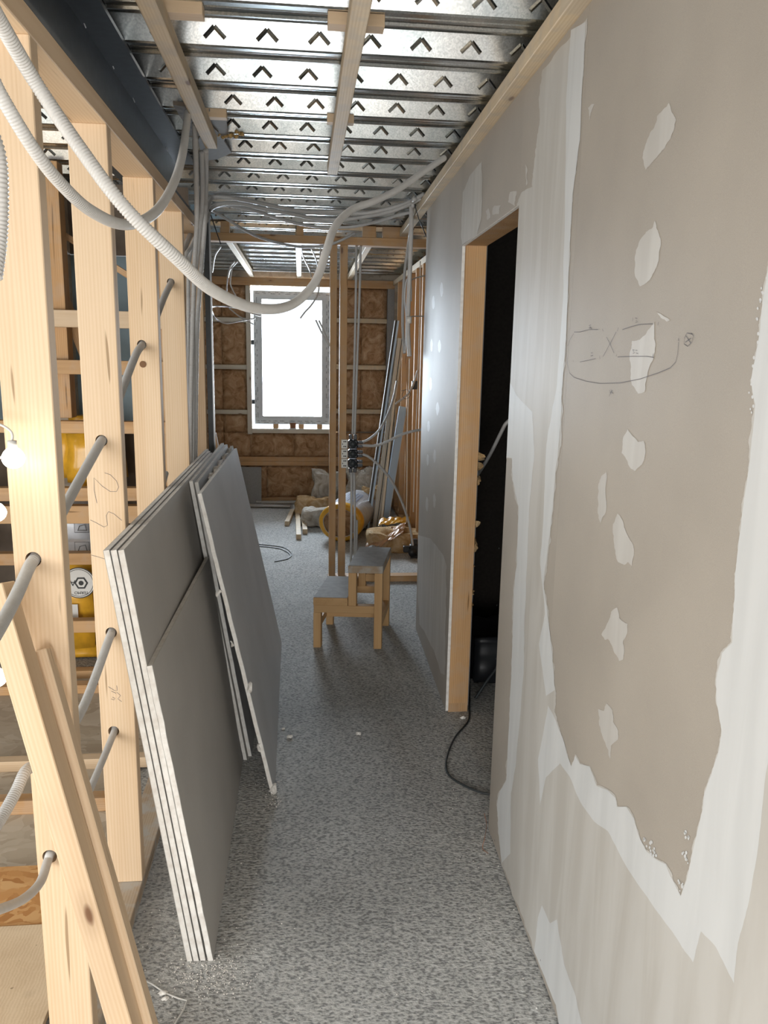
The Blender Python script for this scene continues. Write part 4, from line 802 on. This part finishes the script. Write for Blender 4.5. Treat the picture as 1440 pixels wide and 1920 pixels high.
# loose wires in the far room and at the window
wires = [([(445, 560, 7.4), (437, 545, 7.3), (432, 530, 7.3), (436, 500, 7.2), (445, 490, 7.2)], 'grey wire hooked over at the far left plate'), ([(427, 562, 7.4), (425, 540, 7.3), (430, 505, 7.2), (440, 490, 7.1)], 'grey wire beside the hooked one at the far left plate'),
         ([(392, 572, 4.42), (398, 575, 6.0), (410, 574, 6.3), (440, 577, 6.6), (470, 587, 6.8), (488, 593, 7.0)], 'upper grey wire reaching from the left wall end to the window'), ([(392, 574, 4.42), (397, 584, 5.9), (405, 598, 6.2), (425, 606, 6.4), (455, 601, 6.6), (478, 597, 6.8)], 'grey wire looping low from the left wall end towards the window'),
         ([(430, 578, 6.5), (450, 594, 6.6), (475, 608, 6.8)], 'short wire drooping below the loop near the window edge'), ([(571, 560, 6.2), (578, 548, 6.2), (588, 540, 6.2), (595, 530, 6.2), (599, 510, 6.3)], 'wire end crossing the upper right of the window'),
         ([(563, 597, 6.2), (572, 585, 6.2), (583, 573, 6.2), (594, 556, 6.2), (598, 540, 6.2), (600, 500, 6.1), (601, 458, 5.80)], 'white tipped wire end hanging before the window glass'), ([(592, 600, 5.8), (604, 625, 5.8), (616, 646, 5.8), (620, 649, 5.80)], 'left one of two dark wires pointing down at the right window edge'),
         ([(598, 601, 5.78), (607, 620, 5.78), (616, 643, 5.78), (620, 646, 5.78)], 'right one of two dark wires pointing down at the right window edge'), ([(583, 465, 5.9), (592, 485, 6.2), (598, 510, 6.5)], 'thin conduit curving down from the partition plate'), ([(564, 455, 5.8), (568, 480, 6.2), (580, 505, 6.7), (584, 520, 6.8)], 'thin conduit behind the partition plate near the middle batten'),
         ([(414, 462, 5.6), (403, 480, 6.0), (398, 510, 6.3)], 'thin conduit curving down at the far left corner'), ([(446, 490, 7.2), (432, 505, 7.3), (428, 520, 7.5)], 'faint conduit curving under the far deck')]
for P, lb in wires: tag(tube('loose_wire', px3(P), 0.0058, CONDG, sides=8), lb, 'wire')
# ================================================================ STEP STOOL
su = Vector((0.9852, -0.1714, 0)); SO = atz(588, 1214, 0.0)
ang = math.atan2(-0.118, 0.993)
st = thing('step_stool', 'small wooden two-step stool with dusty grey treads standing in the corridor', 'stool', (SO.x, SO.y, 0))
U = Vector((math.cos(ang), math.sin(ang), 0)); D = Vector((0.213, 0.977, 0)).normalized()
def sbx(name, u0, u1, d0, d1, z0, z1, mat, long='u', bev=0.0015):
    def P(u, d, z): return SO + U*u + D*d + Vector((0, 0, z))
    V = [P(u, d, z) for u in (u0, u1) for d in (d0, d1) for z in (z0, z1)]; c = P((u0+u1)/2, (d0+d1)/2, (z0+z1)/2)
    A = {'u': U, 'd': D, 'z': Vector((0, 0, 1))}[long]; R = frame_of(A, (0, 0, 1) if long != 'z' else tuple(U)).to_4x4(); R.translation = c
    bm = bmesh.new(); vs = [bm.verts.new(R.inverted() @ v) for v in V]
    for f in ((0, 1, 3, 2), (4, 6, 7, 5), (0, 4, 5, 1), (2, 3, 7, 6), (0, 2, 6, 4), (1, 5, 7, 3)): bm.faces.new([vs[i] for i in f])
    bmesh.ops.recalc_face_normals(bm, faces=bm.faces); bevel(bm, bev); me = bpy.data.meshes.new(name); bm.to_mesh(me); bm.free()
    o = link(name, me, None, mat); o.matrix_world = R; return adopt(o, st)
DP = 0.45; t = 0.046
DUST = plain('cement_dust', (0.36, 0.355, 0.35), 0.85, var=0.12, scale=25)
for d0 in (0.0, DP-t):
    sbx('leg', -0.002, 0.042, d0, d0+t, 0.0, 0.2155, WOODS, 'z'); sbx('leg', 0.3525, 0.398, d0, d0+t, 0.0, 0.4595, WOODS, 'z')
    sbx('rail', 0.0, 0.352, d0, d0+t, 0.216, 0.261, WOODS, 'u'); sbx('post', 0.201, 0.247, d0, d0+t, 0.2615, 0.4595, WOODS, 'z')
sbx('low_tread', -0.002, 0.198, -0.002, DP+0.004, 0.2615, 0.307, WOODS, 'd'); sbx('dust_layer', 0.0, 0.196, 0.0, DP, 0.3071, 0.3095, DUST, 'd')
sbx('high_tread', 0.199, 0.400, -0.004, DP+0.004, 0.46, 0.503, WOODG, 'd'); sbx('dust_layer', 0.201, 0.398, -0.001, DP, 0.5031, 0.5055, DUST, 'd')
sbx('stretcher', -0.001, 0.040, t+0.0005, DP-t-0.0005, 0.128, 0.172, WOODS, 'd'); sbx('stretcher', 0.354, 0.397, t+0.0005, DP-t-0.0005, 0.128, 0.172, WOODS, 'd')
sbx('stretcher', 0.041, 0.353, 0.19, 0.235, 0.128, 0.172, WOODS, 'u'); sbx('back_slat', 0.252, 0.298, DP-t, DP, 0.3405, 0.4595, WOODS, 'z'); sbx('back_rail', 0.2475, 0.352, DP-t, DP, 0.295, 0.340, WOODS, 'u')
# ================================================================ FAR ROOM CLUTTER
ir = thing('insulation_roll', 'big insulation roll in yellow and printed white film lying behind the partition studs', 'insulation', (0.36, 7.3, 0))
ax = Vector((0.26, 0.96, 0)).normalized(); RC = Vector((0.335, 7.02, 0.178)); rx = Vector((ax.y, -ax.x, 0))
def rollring(r0, r1, z, jag_=0.0, n=44):
    return [RC + ax*z + rx*(r0*math.cos(a))*(1+jag_*math.sin(5*a)) + Vector((0, 0, r1*math.sin(a))) for a in [2*math.pi*k/n for k in range(n)]]
def loft(name, rings, mat, parent, cap0=False, cap1=False):
    n = len(rings[0]); V = [p for r in rings for p in r]; F = [(i*n+k, i*n+(k+1) % n, (i+1)*n+(k+1) % n, (i+1)*n+k) for i in range(len(rings)-1) for k in range(n)]
    if cap0: F.append(tuple(range(n))[::-1])
    if cap1: F.append(tuple(range(len(V)-n, len(V))))
    return mesh(name, V, F, mat, parent, smooth=True)
loft('printed_film', [rollring(0.205, 0.176, 0.10), rollring(0.207, 0.178, 0.35, 0.01), rollring(0.205, 0.176, 0.7), rollring(0.19, 0.165, 0.86)], FILMW, ir, cap1=True)
loft('yellow_film', [rollring(0.158, 0.130, 0.012, 0.02), rollring(0.185, 0.160, 0.0, 0.015), rollring(0.206, 0.177, 0.03), rollring(0.2055, 0.1765, 0.11)], YELLOW, ir)
loft('film_lip', [rollring(0.155, 0.128, 0.004, 0.02), rollring(0.160, 0.133, -0.004, 0.02)], PAPERW, ir)
loft('wool_core', [rollring(0.157, 0.129, 0.03), rollring(0.156, 0.128, 0.016)], WOOL, ir, cap1=True); mesh('wool_core', rollring(0.157, 0.129, 0.018), [tuple(range(44))], WOOL, ir)
for k in range(9):
    a = math.radians(62+k*7); 
    V, F = [], []
    for z in (0.2, 0.62): 
        for da in (0, 0.045): V.append(RC+ax*z+rx*(0.209*math.cos(a+da))+Vector((0, 0, 0.180*math.sin(a+da))))
    mesh('film_stripe', V, [(0, 1, 3, 2)], plain('blue_grey_print', (0.22, 0.28, 0.40), 0.4) if k == 0 else bpy.data.materials['blue_grey_print'], ir)
def lump(name, c, s, mat, label, cat, amp=0.05, rot=0.0, flat=1.0, freq=6, sub=3):
    bm = bmesh.new(); bmesh.ops.create_cube(bm, size=1); bmesh.ops.subdivide_edges(bm, edges=list(bm.edges), cuts=9, use_grid_fill=True)
    R = Matrix.Rotation(rot, 3, 'Z')
    for v in bm.verts:
        q = v.co.copy(); r = Vector((q.x*s[0], q.y*s[1], q.z*s[2])); n = (q*1.0).normalized()
        m_ = noise.noise(r*freq+Vector(c))*amp + noise.noise(r*freq*3+Vector(c))*amp*0.4
        r = r*(1-0.12*q.length) + n*m_; r.z = max(r.z, -s[2]/2); v.co = R @ r + Vector((0, 0, s[2]/2))
    me = bpy.data.meshes.new(name); bm.to_mesh(me); bm.free(); o = link(name, me, None, mat, smooth=True); o.location = c; return tag(o, label, cat)
p = atz(612, 958, 0); lump('insulation_piece', (0.12, 8.27, 0.0), (0.42, 0.33, 0.19), WOOLY, 'flat yellowish insulation piece on the floor left of the roll', 'insulation')
lump('insulation_piece', (0.28, 8.68, 0.0), (0.34, 0.26, 0.42), WOOLG, 'upright dusty insulation block behind the first partition stud', 'insulation', amp=0.08)
lump('insulation_piece', (0.70, 8.55, 0.0), (0.42, 0.36, 0.48), WOOLG, 'tall dusty insulation heap behind the roll', 'insulation', amp=0.10)
lump('insulation_piece', (0.72, 7.95, 0.0), (0.22, 0.34, 0.36), WOOLY, 'torn yellow and white insulation chunk right of the roll', 'insulation', amp=0.08)
lump('insulation_piece', (0.13, 7.75, 0.0), (0.26, 0.30, 0.17), WOOLG, 'small greyish insulation chunk pressed against the left of the roll', 'insulation', amp=0.06)
lump('insulation_piece', (0.83, 6.74, 0.0), (0.56, 0.30, 0.17), WOOLY, 'long brown insulation slab on the floor behind the stool', 'insulation', amp=0.05)
def sheetlump(name, P4, amp, mat, label, cat, n=16, seed=0, z0=0.0):
    """crumpled film draped between four corner points"""
    A, B, C, D_ = [Vector(p) for p in P4]; V, F = [], []
    for j in range(n+1):
        for i in range(n+1):
            u, v = i/n, j/n; q = A.lerp(B, u).lerp(D_.lerp(C, u), v); q = q + Vector((0, 0, abs(noise.noise(Vector((u*4, v*4, seed))))*amp + noise.noise(Vector((u*9, v*9, seed)))*amp*0.25 + amp*0.5*math.sin(math.pi*u)*math.sin(math.pi*v))); q.z = max(q.z, 0.004); V.append(q)
    for j in range(n):
        for i in range(n): a = j*(n+1)+i; F.append((a, a+1, a+n+2, a+n+1))
    m_ = len(V); V += [v+Vector((0, 0, -0.003)) for v in V]; F += [tuple(x+m_ for x in f)[::-1] for f in F]
    return tag(mesh(name, V, F, mat, smooth=False), label, cat)
sheetlump('crumpled_film', ((0.50, 6.45, 0.01), (0.86, 6.60, 0.17), (0.93, 6.92, 0.2), (0.58, 6.80, 0.10)), 0.04, FOIL, 'crumpled brown shiny foil lying on the insulation slab', 'foil', seed=2)
sheetlump('crumpled_film', ((0.68, 6.95, 0.17), (0.98, 6.98, 0.19), (1.0, 7.18, 0.2), (0.72, 7.2, 0.17)), 0.035, YELLOW, 'crumpled yellow plastic wrapping on top behind the brown foil', 'wrapping', seed=5)
sheetlump('cardboard_piece', ((0.37, 6.20, 0.004), (0.60, 6.28, 0.03), (0.66, 6.55, 0.09), (0.44, 6.5, 0.05)), 0.03, GREYB, 'grey paper scrap on the floor below the conduits', 'paper', seed=8)
# long profiles leaning at the right
def prof(label, p0, p1, a, b, mats, parts, ref=(0, 1, 0)):
    o = thing('window_profile', label, 'profile', (p0[0], p0[1], 0)); d = Vector(p1)-Vector(p0); z = d.normalized(); x = Vector(ref); x = (x-z*x.dot(z)).normalized(); y = z.cross(x)
    for nm, off, w, m_ in parts: timber(nm, Vector(p0)+y*off, Vector(p1)+y*off, a, w, ref, m_, o, 0.001)
    return o
prof('tall leaning profile with a black edge, leftmost of the set against the far right studs', (0.640, 7.50, 0.02), (0.935, 7.85, 2.02), 0.05, 0.05, None, (('black_gasket', 0.026, 0.020, BLACK), ('rim', 0.0385, 0.004, PVCW), ('body', 0.008, 0.020, PVCB)))
prof('cream ribbed profile leaning beside the black edged one', (0.705, 7.48, 0.02), (0.955, 7.80, 1.85), 0.05, 0.06, None, (('rib', 0.028, 0.013, CREAM), ('groove', 0.018, 0.006, PVCG), ('rib', 0.006, 0.016, CREAM), ('black_gasket', -0.006, 0.005, BLACK), ('rib', -0.018, 0.018, CREAM)))
prof('pale yellowish short profile leaning in front of the cream ones', (0.745, 7.40, 0.02), (0.880, 7.62, 1.28), 0.03, 0.03, None, (('body', 0.0, 0.022, WOODW), ('black_gasket', -0.014, 0.004, BLACK)))
prof('wide bluish white board leaning rightmost of the profiles', (0.800, 7.62, 0.02), (0.975, 7.70, 1.20), 0.03, 0.08, None, (('face', 0.0, 0.070, PVCB), ('edge', -0.038, 0.006, PVCG)))
# timber sticks on the floor
for (n0, f0, lb) in (((474/3+380, 1025/3+640), (505/3+380, 955/3+640), 'short squared timber on the floor, leftmost of three'), ((540/3+380, 1100/3+640), (533/3+380, 940/3+640), 'longest squared timber on the floor, middle of three'), ((576/3+380, 1070/3+640), (560/3+380, 918/3+640), 'squared timber on the floor, rightmost of three, nearest the roll')):
    a, b = atz(n0[0], n0[1], 0.024), atz(f0[0], f0[1], 0.024); tag(timber('timber_stick', a, b, 0.046, 0.046, (1, 0, 0), WOODP), lb, 'timber')
# boards at the back wall
bk = thing('leaning_board', 'grey board standing against the back wall behind the plasterboard stack', 'board', (-0.6, 8.97, 0)); timber('panel', (-0.72, 8.93, 0.0), (-0.72, 9.015, 0.408), 0.49, 0.012, (1, 0, 0), GREYB, bk)
for i, (c, s, r) in enumerate((((-0.50, 8.75), (0.36, 0.12), 0.2), ((-0.36, 8.68), (0.44, 0.10), -0.1), ((-0.30, 8.86), (0.46, 0.06), 0.05))):
    o = box('board_scrap', (-s[0]/2, -s[1]/2, -0.006), (s[0]/2, s[1]/2, 0.006), PAPERD if i else WOODG, None, 0.001); o.location = (c[0], c[1], 0.007+0.013*i); o.rotation_euler = (0.0, 0.0, r)
    tag(o, ['grey board scrap lying lowest on the floor by the back wall', 'plasterboard scrap lying across the others by the back wall', 'thin long scrap on top of the pile by the back wall'][i], 'scrap')
sp_ = at(549, 797, YB+0.02); spl = thing('tape_spool', 'brown spool standing on the window sill', 'spool', (sp_.x, sp_.y, 0.846))
tube('winding', [(sp_.x, YB+0.02, 0.853), (sp_.x, YB+0.02, 0.915)], 0.036, COPPER, spl, sides=20); tube('rim', [(sp_.x, YB+0.02, 0.915), (sp_.x, YB+0.02, 0.921)], 0.041, PVCG, spl, sides=20); tube('rim', [(sp_.x, YB+0.02, 0.8465), (sp_.x, YB+0.02, 0.853)], 0.041, PVCG, spl, sides=20)
# cables and crumbs on the floor
def fpts(P, z=0.004): return [atz(x, y, z) for x, y in P]
tag(tube('black_cable', [atz(877, 1180, 0.05)] + fpts([(880, 1275), (880, 1328), (877, 1353), (854, 1381), (840, 1412), (836, 1438), (844, 1456), (869, 1472), (894, 1483), (913, 1488), (945, 1490)], 0.006), 0.0045, BLACKR), 'black cable curling out of the doorway onto the corridor floor', 'cable')
for i, P in enumerate(([(480, 1020), (500, 1022), (530, 1026), (545, 1035), (546, 1043), (535, 1049), (515, 1053)], [(480, 1024), (505, 1026), (528, 1030), (544, 1040), (540, 1048)])):
    tag(tube('floor_wire', fpts(P), 0.0035, BLACKR), ['outer dark wire loop on the floor before the three timber sticks', 'inner dark wire loop on the floor before the three timber sticks'][i], 'wire')
tag(tube('floor_wire', [onwall(908, 1525, 0.006), onwall(912, 1545, 0.006), atz(909, 1570, 0.03), atz(905, 1590, 0.004), atz(915, 1600, 0.004)], 0.0012, COPPER), 'thin brown wire sticking out at the foot of the plastered wall', 'wire')
tag(tube('plastic_strip', fpts([(270, 1838), (285, 1845), (310, 1862), (335, 1872), (351, 1876)], 0.004) + fpts([(345, 1892), (328, 1920), (318, 1940)], 0.004), 0.0022, WIREW, curve=False), 'bent white strip lying on the floor at the bottom by the leaning timbers', 'strip')
tag(tube('inner_conduit', px3([(870, 920, 4.3), (893, 893, 3.9), (902, 880, 3.8), (920, 850, 3.7), (945, 800, 3.6), (965, 760, 3.6)]) + [Vector((0.98, 3.6, 1.9)), Vector((1.0, 3.6, 2.3)), Vector((1.0, 3.6, 2.58))], 0.009, CONDG), 'grey conduit hanging across the dark room behind the doorway', 'conduit')
# black tool bag and cables in the dark room
tb = lump('tool_bag', (1.12, 4.0, 0.0), (0.50, 0.42, 0.26), BLACK, 'black tool bag lying inside the dark doorway', 'bag', amp=0.06)
tag(tube('black_cable', [(0.86, 3.62, 0.01), (0.95, 3.66, 0.12), (1.05, 3.70, 0.20), (1.2, 3.72, 0.10), (1.25, 3.6, 0.012)], 0.007, BLACKR), 'thick black cable looped over the bag inside the doorway', 'cable')
# insulation tufts behind the jamb
jt = root('trim_1', (0.80, 3.56, 0.9))
for i in range(12):
    z = random.uniform(0.35, 1.25); c = Vector((wallx(3.5)+0.100+random.uniform(0, 0.02), 3.515+random.uniform(0, 0.02), z)); bm = bmesh.new(); bmesh.ops.create_icosphere(bm, subdivisions=2, radius=random.uniform(0.010, 0.020), matrix=Matrix.Translation(c))
    for v in bm.verts: v.co += Vector((noise.noise(v.co*40), 0, noise.noise(v.co*35)))*0.03
    me = bpy.data.meshes.new('insulation_tuft'); bm.to_mesh(me); bm.free(); link('insulation_tuft', me, jt, WOOLY)
# white gypsum crumbs and dust
def crumbs(name, spots, label, cat, mat=GYPSUM):
    bm = bmesh.new()
    for (x, y, r) in spots:
        M = Matrix.Translation((x, y, r*0.4)) @ Euler((random.random()*3, random.random()*3, random.random()*3)).to_matrix().to_4x4() @ Matrix.Diagonal((1, random.uniform(.5, 1), random.uniform(.4, .8), 1))
        bmesh.ops.create_icosphere(bm, subdivisions=1, radius=r, matrix=M)
    me = bpy.data.meshes.new(name); bm.to_mesh(me); bm.free(); o = link(name, me, None, mat); return tag(o, label, cat, kind='stuff')
sp1 = []
for k in range(420):
    a = random.gauss(0, 1); b = random.gauss(0, 1); sp1.append((-0.265+a*0.065, 1.925+b*0.045, random.uniform(0.0008, 0.0028)))
for k in range(60): sp1.append((-0.11+random.gauss(0, .03), 2.80+random.gauss(0, .06), random.uniform(0.001, 0.004)))
crumbs('gypsum_crumbs', sp1, 'white gypsum crumbs on the floor at the foot of the near plasterboard stack', 'debris')
sp2 = []
for k in range(500):
    y = random.uniform(1.4, 6.5); x = random.choice((random.uniform(-0.2, 0.62), random.gauss(-0.1, 0.08), random.gauss(0.62, 0.05))); x = min(x, wallx(y)-0.01); sp2.append((x, y, random.uniform(0.0008, 0.003)))
for k in range(120): sp2.append((random.uniform(-0.50, -0.33), random.uniform(1.5, 2.4), random.uniform(0.0008, 0.003)))
crumbs('floor_grit', sp2, 'scattered light grit over the rough corridor floor', 'debris')
for i, (px, py, s) in enumerate(((543, 1381, 0.012), (531, 1366, 0.008), (672, 1375, 0.012), (620, 1036, 0.02), (306, 1862, 0.010), (310, 1872, 0.008), (868, 1345, 0.012))):
    q = atz(px, py, s*0.4); bm = bmesh.new(); bmesh.ops.create_icosphere(bm, subdivisions=2, radius=s, matrix=Matrix.Diagonal((1.1, 0.7, 0.6, 1)))
    for v in bm.verts: v.co += v.normal*noise.noise(v.co*180+Vector((i, 0, 0)))*s*0.5; v.co.z = max(v.co.z, -s*0.38)
    me = bpy.data.meshes.new('gypsum_chunk'); bm.to_mesh(me); bm.free(); o = link('gypsum_chunk', me, None, GYPSUM); o.location = q
    tag(o, ['larger gypsum chunk on the floor beside the big grey sheet', 'tiny gypsum chunk on the floor beside the big grey sheet', 'pale chip on the open floor in front of the stool', 'pale splinter on the floor left of the partition studs', 'gypsum chunk above the bent white strip', 'smaller gypsum chunk touching the bent white strip', 'white chip at the foot of the doorway jamb'][i], 'debris')

# knot hole in the third stud, scrap shim
kn = at(268, 683, 2.9235); disc('knot', kn, 0.012, plain('knot_brown', (0.16, 0.08, 0.035), 0.8), studs[2.925], n=14)
GR = {'plasterboard_sheet': 'plasterboard sheets leaning on the left wall', 'ceiling_batten': 'battens under the metal deck', 'vertical_conduit': 'conduit bundle at the stud wall end', 'ceiling_conduit': 'conduits crossing under the deck',
      'wall_conduit': 'conduits through the left studs', 'socket_conduit': 'conduits at the socket boxes', 'corrugated_conduit': 'corrugated conduits in the foreground', 'loose_wire': 'loose wires in the far room', 'wedge_block': 'wedges between battens and deck', 'glowing_ball': 'glowing balls at the left edge',
      'leaning_timber': 'timbers leaning at the lower left', 'timber_stick': 'timber sticks on the far floor', 'floor_timber': 'timbers on the left room floor', 'insulation_pack': 'wrapped packs in the left room', 'insulation_piece': 'loose insulation by the roll', 'window_profile': 'profiles leaning at the far right',
      'gypsum_chunk': 'chips on the floor', 'board_scrap': 'scraps by the back wall', 'drop_conduit': 'conduits hanging by the plastered wall end'}
for o in bpy.data.objects:
    if o.parent is None and o.name.split('.')[0] in GR and 'label' in o: o['group'] = GR[o.name.split('.')[0]]
